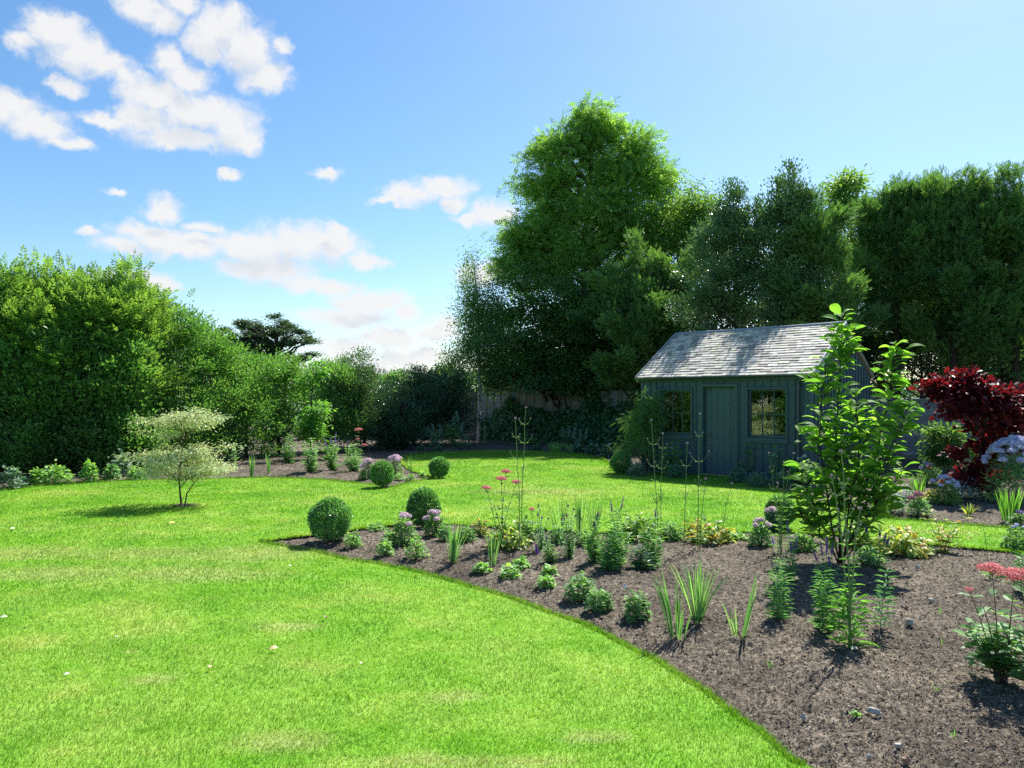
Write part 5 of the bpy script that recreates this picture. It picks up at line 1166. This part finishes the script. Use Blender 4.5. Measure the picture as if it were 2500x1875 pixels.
# the crowded back edge of the front bed
GE = 'leafy perennials crowding the back edge of the front bed'
for (px, py, w, h, mt, L_, W_, n, T__, lab) in [
    (1085,1318,44,40,M_MID,.05,.02,150,T_LEAF,'green mound between the second pale phlox and the first sword leaves'),
    (1138,1322,56,44,M_FRESH,.06,.03,150,T_LEAF,'pale leafy mound right behind the blue-green sword leaves'),
    (1172,1312,50,50,M_TAN,.07,.035,90,T_LEAF,'yellow and green mound left of the hydrangea stems'),
    (1285,1320,60,58,M_FRESH,.07,.035,130,T_LEAF,'broad-leaved pale green mound left of the single pink head'),
    (1360,1325,60,50,M_MID,.045,.02,190,T_LEAF,'low green mound in front of the left sword fan'),
    (1425,1330,50,40,M_FRESH,.045,.018,170,T_LEAF,'low green mound at the foot of the upright sword leaves'),
    (1535,1312,70,52,M_FRESH,.07,.025,190,T_LEAF,'silvery green broad mound behind the two long spikes'),
    (1640,1318,80,48,M_FRESH,.07,.025,200,T_LEAF,'pale green mound between the two window verbenas and the orange leaves'),
    (1692,1312,60,46,M_TAN,.08,.035,90,T_LEAF,'yellow-green mound against the grass left of the orange leaves'),
    (1800,1318,54,24,M_LIME,.05,.035,90,T_LEAF,'low lime patch at the lawn edge right of the orange leaves'),
    (1960,1345,80,50,M_FRESH,.07,.028,200,T_LEAF,'leafy clump just left of the magnolia foot'),
    (2120,1372,70,44,M_MID,.06,.022,170,T_LEAF,'green clump just right of the magnolia foot'),
    (2420,1215,80,44,M_MID,.06,.02,260,T_LEAF,'green mound at the foot of the dark red tree'),
    (2205,1222,60,44,M_SILV,.06,.025,240,T_LEAF,'pale mound behind the rose pink phlox'),
    (2395,1195,60,60,M_BLUEG,.09,.035,200,T_LEAF,'bluish leafy mound under the dark red crown')]:
    mound('perennial', lab, px, py, w, h, mt, L_, W_, n, T__, GE if py > 1300 else None, shell=.3, upright=.5)
# leafy lily stems
GLY = 'leafy upright lily stems'
upright('lily', 'dense leafy lily stem left of the nearest verbena', (2015,1540), [(2006,1392,0),(2022,1420,0),(1998,1440,0),(2015,1460,0)], M_LILY, .085, .012, .019, 3, group=GLY, droop=.35, depth=.05, bushy=0, ang=1.0)
upright('lily', 'bushy dark lily in the shade of the magnolia', (1902,1510), [(1902,1365,0),(1915,1400,0),(1890,1410,0),(1908,1440,0)], M_LILY, .075, .013, .022, 3, group=GLY, droop=.25, depth=.05, bushy=0)
upright('lily', 'thin tiered lily stem right of the nearest verbena', (2144,1528), [(2166,1392,0)], M_LILY, .075, .015, .035, 5, group=GLY, droop=.2)
upright('lily', 'lily stem cut by the right edge near the grass strip', (2495,1440), [(2492,1352,0),(2505,1380,0)], M_LILY, .08, .02, .02, 3, group=GLY)
GA = 'violet hyssop spikes round the magnolia'
upright('hyssop', 'violet hyssop spikes left of the magnolia foot', (1932,1420), [(1925,1300,1),(1932,1345,1),(1942,1340,1),(1918,1350,0),(1890,1330,.6)], M_MID, .05, .022, .035, 2, M_VIO, group=GA, spike_len=.11, spike_r=.011)
upright('hyssop', 'cluster of dusky hyssop spikes below the magnolia', (2020,1440), [(2008,1355,1.1),(2018,1350,1.2),(2030,1352,1.1),(1995,1370,.9),(2025,1380,.8),(2040,1390,0),(2000,1400,0)], M_MID, .05, .022, .035, 2, M_VIO, group=GA, spike_len=.12, spike_r=.011)
upright('hyssop', 'violet hyssop among the yellowing leaves right of the magnolia', (2150,1385), [(2158,1322,1),(2166,1330,1),(2148,1310,.5),(2118,1302,1),(2140,1350,0)], M_MID, .05, .022, .035, 2, M_VIO, group=GA, spike_len=.11, spike_r=.012)
# left bed uprights
GL = 'leafy perennials in the left bed'
upright('tall_phlox', 'leafy perennial in front of the bright sapling', (758,1152), [(745,1080,0),(760,1070,0),(775,1085,0),(752,1105,0),(768,1110,0)], M_MID, .12, .035, .045, 3, group=GL, depth=.15)
upright('tall_phlox', 'leafy perennial in the middle of the left bed', (707,1132), [(700,1070,0),(712,1062,0),(720,1085,0),(695,1095,0)], M_MID, .12, .035, .045, 3, group=GL, depth=.15)
upright('tall_phlox', 'leafy clump with thin lilac spikes in the left bed', (812,1148), [(798,1092,.9),(808,1085,1),(816,1082,1.1),(822,1092,.9),(805,1110,0),(825,1115,0),(795,1115,0)], M_MID, .11, .03, .04, 3, M_VIO, group=GL, spike_len=.22, spike_r=.018, depth=.15)
upright('tall_phlox', 'leafy clump right of the coral hydrangea stems', (862,1150), [(850,1090,.6),(862,1085,0),(875,1098,0),(845,1110,0),(880,1115,0)], M_MID, .11, .03, .04, 3, M_VIO, group=GL, spike_len=.18, spike_r=.016, depth=.15)
upright('tall_phlox', 'slim young stem left of the first sword leaves', (571,1140), [(570,1085,0),(577,1100,0)], M_MID, .10, .03, .04, 2, group=GL)
upright('young_shrub', 'young shrub with large yellow-green leaves near the sapling', (797,1122), [(798,1040,0),(790,1062,0),(806,1068,0)], M_SAPL, .20, .085, .11, 2, r=.006, stemmat=M_STEMB, cat='shrub')
GS = 'small border plants along the left hedge foot'
for (px, py, w, h, mt, lab) in [(25,1192,70,60,M_BLUEG,'bluish plant at the left edge under the hedge'),(95,1182,50,40,M_LIME,'yellow-green clump in the left corner of the border'),(140,1180,80,50,M_LIME,'long yellow-green clump under the left hedge'),(218,1174,44,52,M_LIME,'upright yellowish plant between two green ones'),(272,1170,42,40,M_MID,'round green plant under the left hedge'),(298,1160,60,62,M_BLUEG,'grey-green leafy plant behind the round one'),(334,1172,48,34,M_LIME,'light green plant left of the variegated tree'),
                          (30,1130,70,70,M_MID,'taller shaded plant at the left edge')]:
    mound('border_plant', lab, px, py, w, h, mt, .10, .065, 150, T_LOBE, GS)

# shaded back border
GH = 'shade plants along the back fence'
for (px, py, w, h, mt, L_, W_, n, T__, lab) in [(932,1086,30,26,M_MID,.14,.12,40,T_HEART,'hosta left in the back corner border'),(972,1086,34,28,M_MID,.14,.12,44,T_HEART,'hosta right of the first one in the back corner'),(1030,1100,24,16,M_BLUEG,.12,.09,36,T_LOBE,'small plant on the back lawn edge'),
    (1062,1100,46,40,M_BLUEG,.14,.10,80,T_LOBE,'broad shade plant below the pale plumes'),(1100,1090,60,66,M_MID,.13,.05,220,T_LEAF,'tall fern-like plant left of the birch'),(1132,1096,36,40,M_BLUEG,.14,.05,90,T_LEAF,'arching grey plant near the birch foot'),
    (1290,1085,70,22,M_MID,.14,.08,110,T_LEAF,'dark groundcover in front of the ivy'),(1312,1100,24,14,M_BLUEG,.14,.10,24,T_HEART,'grey hosta on the back lawn edge'),
    (1412,1104,40,26,M_BLUEG,.13,.10,60,T_HEART,'silvery hosta left under the ivy'),(1448,1110,46,30,M_BLUEG,.13,.10,70,T_HEART,'silvery hosta in the middle under the ivy'),(1482,1116,36,34,M_BLUEG,.13,.10,60,T_HEART,'silvery hosta beside the shaded box ball')]:
    mound('shade_plant', lab, px, py, w, h, mt, L_, W_, n, T__, GH)
sword('golden grass tuft under the ivy, larger', 1355, 1102, 30, .8, 70, .022, mat=M_LIME, name='golden_grass', group='golden grass tufts', bend=.7, base=.15); sword('golden grass tuft under the ivy, smaller', 1390, 1100, 22, .8, 40, .02, mat=M_LIME, name='golden_grass', group='golden grass tufts', bend=.7, base=.1)
def plume(label, px, py, tips, n=3):
    b = place(px, py); t = thing('astilbe', label, 'plant', tuple(b), 'pale plumed astilbes'); g = Geo(); st = Geo(); lf = Geo()
    for (tx, ty) in tips:
        e = at(tx, ty, b[1] + U(-.2, .2)) - b; P = np.array([(0, 0, 0), e * .5, e]); st.tube(P, [.006, .005, .003], 4); g = Geo(); spike(g, e - np.array([0, 0, .3]), (U(-.2, .2), 0, 1), .38, .075, 90); g.build('flower_plume', M_SILV, t); leafy(lf, P, .1, .2, .1, T_LOBE, 3, .1, .7, .1, 1.1)
    st.build('stem', M_STEMB, t); pass; lf.build('foliage', M_MID, t)
plume('pale plumed astilbe left of the birch', 1062, 1092, [(1046,1045),(1060,1042),(1072,1044),(1054,1055)]); plume('taller plumed plant against the dark hedge near the birch', 1108, 1088, [(1105,1020),(1118,1008),(1125,1035),(1096,1040)]); plume('plumed astilbe in front of the ivy', 1378, 1090, [(1375,1048),(1388,1045),(1400,1050)]); plume('second plumed astilbe in front of the ivy, duller', 1424, 1094, [(1418,1055),(1428,1050)])
st_ = thing('garden_cane', 'thin pale cane standing right of the birch', 'cane', tuple(at(1183, 1084, 28) * np.array([1, 1, 0]))); g = Geo(); g.tube([(0, 0, 0), (0, 0, .95)], [.013, .012], 6); g.build('cane', plain('cane', (.45, .38, .25)), st_)

# ivy over the fence
g = Geo(); stg = Geo(); tt = []; n = 17000
u_ = U(0.6, 10.6, n); z_ = U(0, 1, n)
topz = .95 + .95 * fbm(u_ * 1.0, u_ * 0 + 3, .9, 3, 5) + np.where((u_ > 7.6), .75 * np.clip((u_ - 7.6) / 1.2, 0, 1), 0) + np.exp(-((u_ - 6.2) / .35) ** 2) * .75 + np.exp(-((u_ - 2.0) / .25) ** 2) * .5 - np.where(u_ < 1.2, .4, 0)
zz = z_ * topz; dep = U(.05, .75, n) * (1.05 - .6 * z_)
P = FA[None] + fd[None] * u_[:, None] - np.array([.692, .722, 0])[None] * dep[:, None]; P[:, 2] = zz
fn = -np.array([.692, .722, 0])
g.leaves(P - np.array([FA[0], FA[1], 0]), rvec(n, .6) + np.array([0, 0, -.6]) + fn * .4, fn * .9 + np.array([0, 0, .55]) + rvec(n, .35), U(.10, .16, n), U(.10, .16, n), T_HEART)
iv = thing('ivy', 'dark broad-leaved climber smothering the lower half of the back fence', 'climber', (FA[0], FA[1], 0)); g.build('foliage', M_IVY, iv)
g = Geo()
for q in range(22):
    u0 = U(1, 10.3); p0 = FA + fd * u0 + fn * U(.1, .3) - np.array([FA[0], FA[1], 0]); g.tube([p0, p0 + np.array([U(-.3, .3), 0, .5]), p0 + np.array([U(-.5, .5), 0, 1.1])], [.015, .011, .006], 5)
g.build('stem', M_BARKD, iv)
# feathery shrub at the left corner of the shed
Y = 17.5
tree('tamarisk', 'feathery green shrub trained against the left corner of the shed', 'shrub', lobes_px([(1575,985,38,30),(1560,1030,42,40),(1590,1060,38,50),(1555,1095,36,40),(1600,1000,24,40),(1545,975,22,12)], 17.2, .5), tr_px([(1580,1155),(1580,1080),(1575,1000)], 17.2), .022, lm('feathery_leaf', (.03, .08, .02), (.055, .12, .028), (.11, .19, .04), transl=.4), M_BARKD,
     330, 8, .22, None, None, T_DIA, spray=dict(L=(.10, .18), k=13, ang=.8, ll=.25, lw=.05), shell=.2, nl=22, r1=.006, twig=.004)
# plants at the shed front
GF = 'leafy plants against the shed front'
upright('foxglove', 'big-leaved plant under the left shed window, shorter', (1622,1160), [(1608,1100,0),(1620,1092,0),(1632,1108,0)], M_MID, .15, .09, .085, 2, r=.006, group=GF)
upright('foxglove', 'big-leaved plant under the left shed window, taller', (1648,1160), [(1640,1082,0),(1652,1078,0),(1658,1100,0),(1642,1120,0)], M_MID, .15, .09, .085, 2, r=.006, group=GF)
upright('foxglove', 'nettle-leaved plant left under the right shed window', (1846,1168), [(1832,1082,0),(1846,1084,0),(1838,1110,0),(1856,1120,0)], M_MID, .14, .08, .085, 2, r=.006, group=GF)
upright('foxglove', 'nettle-leaved plant right under the right shed window', (1895,1176), [(1892,1090,0),(1900,1098,0),(1884,1112,0),(1916,1120,0)], M_MID, .14, .08, .085, 2, r=.006, group=GF)
for (px, py, w, h, lab) in [(1556,1162,60,40,'dark green mound between the shaded box ball and the shed corner'),(1650,1166,56,40,'grey-green mound beneath the left shed window'),(1800,1178,50,40,'grey-green catmint right of the shed door'),(1850,1188,70,40,'grey-green catmint under the right shed window'),(1908,1190,60,42,'grey-green catmint left of the downpipe ball')]:
    mound('catmint', lab, px, py, w, h, M_BLUEG, .05, .03, 420, T_LEAF, 'grey-green catmint mounds at the shed')
upright('anemone', 'white anemone flowering below the downpipe', (1962,1178), [(1952,1122,0),(1962,1116,0),(1970,1128,0)], M_MID, .07, .05, .09, 2, group=None)
an_ = [o for o in COL.objects if o.name.startswith('anemone')][0]
for (px, py) in ((1952,1120),(1963,1114),(1971,1126),(1957,1130)): g = Geo(); head(g, at(px, py, an_.location[1]) - np.array(an_.location), .035, .02, 12, .9); g.build('flower', M_WHITE, an_)

# right bed
mound('aster', 'lavender-blue aster in the right bed beside the white spire', 2305, 1230, 84, 66, M_FRESH, .07, .018, 560, T_LEAF, 'lavender flowered asters', flowers=(M_LAV, 14, .04), upright=.5, shell=.3)
mound('aster', 'small lavender aster patch behind the bright sword leaves', 2262, 1180, 50, 50, M_MID, .07, .02, 200, T_LEAF, 'lavender flowered asters', flowers=(M_LAV, 7, .035), upright=.5, shell=.3)
mound('border_phlox', 'large domed lilac phlox at the right edge of the photo', 2478, 1228, 165, 160, M_MID, .08, .022, 1100, T_LEAF, None, flowers=(M_LAV, 90, .048), upright=.5, shell=.3)
mound('border_phlox', 'silvery leaved mound in the middle of the right bed', 2350, 1215, 110, 48, M_SILV, .06, .022, 620, T_LEAF, None, upright=.5, shell=.3)
mound('golden_spurge', 'patch of yellow leaves behind the rose pink phlox', 2272, 1222, 50, 26, M_YFL, .05, .03, 140, T_LEAF, 'yellow leaved patches', upright=.5); mound('golden_spurge', 'yellow leaved patch under the white spire', 2330, 1224, 36, 24, M_YFL, .05, .03, 90, T_LEAF, 'yellow leaved patches', upright=.5)
mound('lime_cushion', 'lime plant below the pale phlox, on the lawn edge', 2145, 1262, 50, 44, M_LIME, .05, .035, 150, T_LEAF); mound('cranesbill', 'green cranesbill with violet flowers at the right edge above the strip', 2490, 1285, 60, 36, M_FRESH, .05, .05, 120, T_LOBE, flowers=(M_VIO, 2, .03)); mound('cranesbill', 'cranesbill with small lilac flowers at the right end of the grass strip', 2482, 1340, 80, 60, M_FRESH, .04, .035, 260, T_LOBE, flowers=(M_LAV, 4, .018))
upright('white_snapdragon', 'white flower spire in front of the red tree', (2352,1212), [(2356,1140,0)], M_MID, .06, .02, .05, 2)
ws = [o for o in COL.objects if o.name.startswith('white_snapdragon')][0]; g = Geo(); e = at(2356, 1165, ws.location[1]) - np.array(ws.location); spike(g, e, (0.02, 0, 1), .26, .07, 160); head(g, e + np.array([0, 0, .28]), .085, .07, 90, .5); g.build('flower_spike', M_WHITE, ws)
Y = 14.6
tree('elder_shrub', 'green shrub against the right fence behind the red tree', 'shrub', lobes_px([(2310,1070,34,26),(2325,1100,34,30),(2300,1110,30,26)], Y), tr_px([(2315,1150),(2315,1080)], Y), .02, M_LINDEN, M_BARKD, 160, 16, .2, (.09, .13), (.03, .045), T_LEAF, shell=.2, nl=14, r1=.006, twig=.004)
mound('orange_daisy', 'red and orange flowers beside the dark red tree', 2283, 1170, 40, 40, M_MID, .06, .02, 120, T_LEAF, flowers=(M_PINKD, 6, .035))
# dark red small tree
Y = 12.6
tree('red_maple', 'small tree with dark purple-red leaves in front of the fence', 'tree', lobes_px([(2295,945,38,22),(2275,960,22,14),(2335,960,50,26),(2385,955,55,30),(2350,945,45,30),(2440,1010,60,40),(2380,1160,50,24),(2420,975,60,38),(2370,990,50,30),(2480,1000,55,45),(2550,1000,60,50),(2330,1005,28,20),(2400,1040,45,28),(2460,1060,45,35),(2380,1120,60,26),(2340,1140,40,24),(2430,1140,45,30),(2410,1090,36,20)], Y, .9),
     [at(2393,1220,Y)*np.array([1,1,0]) , at(2390,1190,Y), at(2388,1130,Y), at(2400,1060,Y), at(2420,980,Y)], .022, M_RED, M_BARKD, 420, 12, .20, (.07, .10), (.065, .09), T_HEART, shell=.2, nl=50, r1=.007, twig=.003, up=.9, out=.7, flat=.5, nbf=7, bs=.5)
# cream variegated tiered tree on the lawn
Y = 11.85
L_ = lobes_px([(400,1022,55,12),(460,1024,75,14),(530,1022,50,8),(375,1050,38,14),(430,1052,50,14),(435,1085,36,10),(470,1012,50,8),(350,1110,48,10),(420,1118,85,15),(490,1105,60,12),(540,1098,30,8),(400,1145,70,16),(470,1145,70,15),(520,1140,40,12),(440,1160,60,9),(560,1090,20,6)], Y, 1.0)
bC = np.append(at(443, 1236, Y)[:2], 0)
vt = thing('variegated_dogwood', 'small tiered tree with cream-edged leaves standing on the lawn', 'tree', tuple(bC))
C_, d_ = crown_clumps(L_, 800, .15, 'flat', 6, .9); P, D, Nn, R = clump_leaves(C_, d_, 10, .15, up=1.1, out=.5, flat=.45); g = Geo(); D = D * np.array([1, 1, .5]) - np.array([0, 0, .15]); g.leaves(P - bC, D, Nn, U(.038, .062, len(P)), U(.015, .024, len(P)), T_LEAF, R * .5 + RNG.random(len(P)) * .5); g.build('crown', M_CREAM, vt)
g = Geo(); tk = [np.array([0, 0, -.02]), at(440,1205,Y)-bC, at(437,1175,Y)-bC, at(442,1130,Y)-bC, at(446,1080,Y)-bC, at(442,1030,Y)-bC]; g.tube(tk, [.018, .014, .012, .010, .008, .005], 7)
for (a_, b_2) in (((437,1175),(405,1160)),((440,1190),(470,1160))): g.tube([at(*a_,Y)-bC, (at(*a_,Y)+at(*b_2,Y))/2-bC+np.array([0,0,.01]), at(*b_2,Y)-bC], [.010,.008,.005], 6)
g.tube([np.array([.07, -.05, -.02]), at(456,1205,Y)-bC, at(470,1185,Y)-bC, at(490,1160,Y)-bC], [.012, .010, .007, .004], 6)
for i in RNG.choice(len(C_), 130, replace=False):
    e = C_[i] - bC; z0 = max(.3, e[2] - U(.05, .3)); j = int(np.argmin([abs(p[2] - z0) for p in tk])); a_ = tk[max(1, j)]
    m = (a_ + e) / 2 + np.array([0, 0, .03]); ts = np.linspace(0, 1, 5)[:, None]; g.tube((1 - ts) ** 2 * a_ + 2 * ts * (1 - ts) * m + ts ** 2 * e, np.linspace(.004, .0015, 5), 4)
g.build('trunk', M_STEMB, vt)
g = Geo()
for q in range(40):
    a = q * 2 * PI / 40; r_ = .20 * (1 + .12 * math.sin(a * 3) + U(-.05, .05)); g.add([(0.05, 0, .012), (.05 + math.cos(a) * r_, math.sin(a) * r_ , .004), (.05 + math.cos(a + .16) * .2, math.sin(a + .16) * .2, .004)], [(0, 1, 2)])
ts_ = g.build('tree_pit', M_SOIL); ts_.location = (bC[0], bC[1], .004); tag(ts_, kind='structure')

# young magnolia, multi-stemmed, large leaves
base = place(2052, 1372); Y_ = base[1]
mg = thing('magnolia', 'young multi-stemmed tree with large bright backlit leaves in the front bed', 'tree', tuple(base))
g = Geo(); lf = Geo()
def mstem(pts, r, dy=0.0, side=10, sl=(.10, .25), t0=.2, dens=1.0):
    P = [at(px, py, Y_ + dy * i / (len(pts) - 1)) - base for i, (px, py) in enumerate(pts)]; P = np.array(P)
    Q = []; n = len(P)
    for i in range(n - 1):
        for t in (0, .33, .66): Q.append(P[i] * (1 - t) + P[i + 1] * t + RNG.normal(size=3) * .006)
    Q.append(P[-1]); Q = np.array(Q); g.tube(Q, np.linspace(r, .0035, len(Q)), 7)
    def leafline(PP, gap, t0_, k=1.0):
        ln = np.linalg.norm(np.diff(PP, axis=0), axis=1).sum(); m = max(3, int(ln * (1 - t0_) / gap)); t = np.linspace(t0_, 1, m); B, Tn = along(PP, t); a = np.arange(m) * 2.4 + U(0, 6)
        hv = np.stack([np.cos(a), np.sin(a) * .8, np.zeros(m)], 1); D = nrm(hv + Tn * .35 + np.array([0, 0, .02]) + rvec(m, .2)); s = U(.6, 1.15, m) * k
        Pt = B + D * (.022 * s)[:, None]
        for q in range(m): g.tube([B[q], Pt[q]], [.0022, .0018], 4)
        lf.leaves(Pt, D, np.array([0, 0, 1.0]) + rvec(m, .35) - hv * .1, .168 * s, .084 * s, T_BIG)
    leafline(Q, .028, t0)
    for i in range(int(side * 1.05)):
        t = U(t0, .88); B, Tn = along(Q, np.array([t])); a = U(0, 2 * PI); l = U(*sl) * (1.15 - .55 * t); d = nrm(np.array([[math.cos(a), math.sin(a) * .8, .55]]))[0]
        tw = np.array([B[0], B[0] + d * l * .5, B[0] + d * l * .85 + np.array([0, 0, l * .2]), B[0] + d * l + np.array([0, 0, l * .38])]); g.tube(tw, [.0045, .004, .003, .002], 5); leafline(tw, .034, .15, .92)
mstem([(2050,1375),(2046,1220),(2040,1080),(2048,930),(2056,860),(2057,765)], .013, -.1, 26, t0=.16)
mstem([(2056,1375),(2090,1230),(2140,1110),(2165,990),(2178,900),(2180,840)], .012, .25, 18)
mstem([(2048,1375),(2020,1220),(2000,1090),(2004,980),(2018,880)], .010, -.2, 20)
mstem([(2054,1375),(2120,1220),(2170,1110),(2205,1030),(2222,985)], .010, -.15, 15)
mstem([(2046,1375),(2005,1270),(1970,1200),(1960,1130)], .008, .2, 16)
mstem([(2052,1375),(2070,1240),(2095,1140),(2100,1040),(2085,960)], .010, -.3, 20)
mstem([(2058,1375),(2130,1270),(2175,1200),(2205,1140)], .008, .1, 12)
mstem([(2048,1372),(2000,1300),(1955,1245)], .006, -.1, 12)
mstem([(2054,1372),(2090,1300),(2140,1230),(2150,1170)], .007, -.2, 14)
g.build('trunk', M_BARKD, mg, smooth=True); lf.build('foliage', M_MAG, mg)

# fallen leaves and stones
M_DRY = leaf_mat('dry_leaf', [(0, (.45, .30, .14)), (1, (.70, .55, .30))], .2)
M_DRYB = leaf_mat('brown_leaf', [(0, (.20, .10, .05)), (1, (.32, .17, .08))], .2); M_DRYY = leaf_mat('yellow_fallen_leaf', [(0, (.65, .50, .10)), (1, (.70, .60, .2))], .2); M_PALE = leaf_mat('pale_fallen_leaf', [(0, (.55, .58, .42)), (1, (.7, .72, .6))], .2)
for (px, py, L_, mt, rz, lab) in [(668,1594,.058,M_DRY,.3,'largest curled tan leaf lying on the lawn'),(796,1515,.042,M_DRYB,1.2,'pinkish brown leaf on the lawn above the tan one'),(517,1628,.025,M_DRYB,2.0,'tiny brown leaf, upper of two close together'),(513,1640,.035,M_DRY,.8,'small tan leaf, lower of two close together'),(418,1282,.085,M_DRYY,.1,'yellow leaf lying on the lawn below the tree shadow'),
     (32,1296,.06,M_PALE,1.0,'pale leaf on the lawn near the left edge'),(162,1658,.035,M_PALE,.4,'small whitish leaf low on the left of the lawn'),(8,1516,.05,M_PALE,.2,'pale petal at the left edge of the lawn'),(284,1564,.02,M_PALE,.2,'tiny pale speck of leaf above the bare round patch'),(882,1630,.022,M_PALE,.6,'tiny pale leaf right of the tan one'),(710,1388,.04,M_PALE,1.4,'pale leaf near the front bed tip')]:
    p = gnd(px, py); t = thing('fallen_leaf', lab, 'leaf', (p[0], p[1], .028), 'fallen leaves on the lawn', rz=rz); g = Geo(); g.leaves(np.array([[-L_ / 2, 0, 0]]), np.array([[1., .2, .12]]), np.array([[.2, -.35, 1.]]), np.array([L_]), np.array([L_ * .62]), T_BIG); g.build('blade', mt, t); g = Geo(); g.tube([(-L_ * .5, 0, 0), (-L_ * .75, -L_ * .1, .006)], [.0012, .001], 4); g.build('stalk', M_STEMB, t)
for (px, py, L_, mt, lab) in [(2088,1592,.060,M_PALE,'pale green leaf on the soil below the nearest verbena'),(2455,1620,.03,M_DRYY,'yellow leaf under the near hydrangea')]:
    p = place(px, py); t = thing('fallen_leaf', lab, 'leaf', (p[0], p[1], p[2] + .02), 'fallen leaves on the soil'); g = Geo(); g.leaves(np.array([[-L_ / 2, 0, 0]]), np.array([[1., .2, .05]]), np.array([[.1, -.3, 1.]]), np.array([L_]), np.array([L_ * .6]), T_BIG); g.build('blade', mt, t)
for i_, (px, py, lab) in enumerate([(2295,1500,'tiny grass seedling in the open soil, highest one'),(2300,1575,'tiny grass seedling in the middle of the open soil'),(2288,1690,'tiny grass seedling low in the open soil'),(2328,1800,'tiny grass seedling near the bottom edge'),(1882,1632,'tiny grass seedling near the long-leaved sword plant')]): sword(lab, px, py, 26, .5, 7, .004, name='seedling', group='seedlings in the open soil', mat=M_SAPL, base=.01)
mound('weed', 'small bright green weed by the long pale stone', 2090, 1752, 26, 12, M_LIME, .022, .014, 20, T_LEAF, None)
M_STONE = plain('pale_stone', (.50, .46, .41), .8, .4, 30, bump=.5, bscale=80); M_STONER = plain('reddish_stone', (.38, .22, .16), .8, .4, 30, bump=.5, bscale=80)
def stone(label, px, py, w, h, mt, rz=0, asp=.6):
    p = place(px, py); s = mpp(p); bm = bmesh.new(); bmesh.ops.create_icosphere(bm, subdivisions=3, radius=.5)
    for v in bm.verts:
        c = v.co; k = 1 + .22 * math.sin(c.x * 7 + px) * math.cos(c.y * 6 + py) + .12 * math.sin(c.z * 11 + px); v.co = Vector((c.x * w * s * k, c.y * w * s * asp * k, c.z * h * s * 1.5 * k))
    me = bpy.data.meshes.new('stone'); bm.to_mesh(me); bm.free(); me.materials.append(mt); me.polygons.foreach_set('use_smooth', [True] * len(me.polygons)); o = bpy.data.objects.new('stone', me); COL.objects.link(o); o.location = (p[0], p[1], p[2] + .012 + h * s * .3); o.rotation_euler = (0, 0, rz); tag(o, label, 'stone', 'stones lying on the soil')
stone('long pale stone low on the soil near the bottom of the photo', 2133, 1745, 36, 10, M_STONE, -.6, .35)
stone('round grey stone near the lawn edge at the bottom', 1962, 1760, 16, 11, M_STONE); stone('whitish stone right of the thin tiered lily', 2222, 1526, 20, 11, M_STONE, .3); stone('pale stone in the open soil above', 2273, 1472, 14, 8, M_STONE)
stone('reddish stone at the bottom edge of the photo', 2212, 1866, 22, 14, M_STONER); stone('small white stone at the bottom edge', 2122, 1856, 12, 8, M_STONE); stone('orange-brown stone left of the hollow', 1911, 1618, 10, 9, M_STONER); stone('dark grey stone at the bottom edge', 2192, 1828, 18, 8, M_STONE, .2); stone('tan stone above the white one', 2212, 1490, 14, 9, M_STONER); stone('small pale stone by the middle lilies', 2240, 1390, 10, 7, M_STONE)
g = Geo()
for q in range(160):
    px, py = U(1500, 2500), U(1560, 1875); 
    if inside(np.array([gnd(px, py)[0]]), np.array([gnd(px, py)[1]]), LAWN)[0]: continue
    p = place(px, py); a = U(0, PI); l = U(.015, .05); d = np.array([math.cos(a), math.sin(a), 0]); z = np.array([0, 0, .016]); g.tube([p + z, p + d * l * .5 + z + np.array([0, 0, U(0, .012)]) + RNG.normal(size=3) * .004, p + d * l + z], [.0016, .0018, .001], 4, float(RNG.random()))
tw_ = g.build('twig_litter', M_CHIP); tag(tw_, 'dry twigs and straw bits littering the near soil', 'litter', kind='stuff')
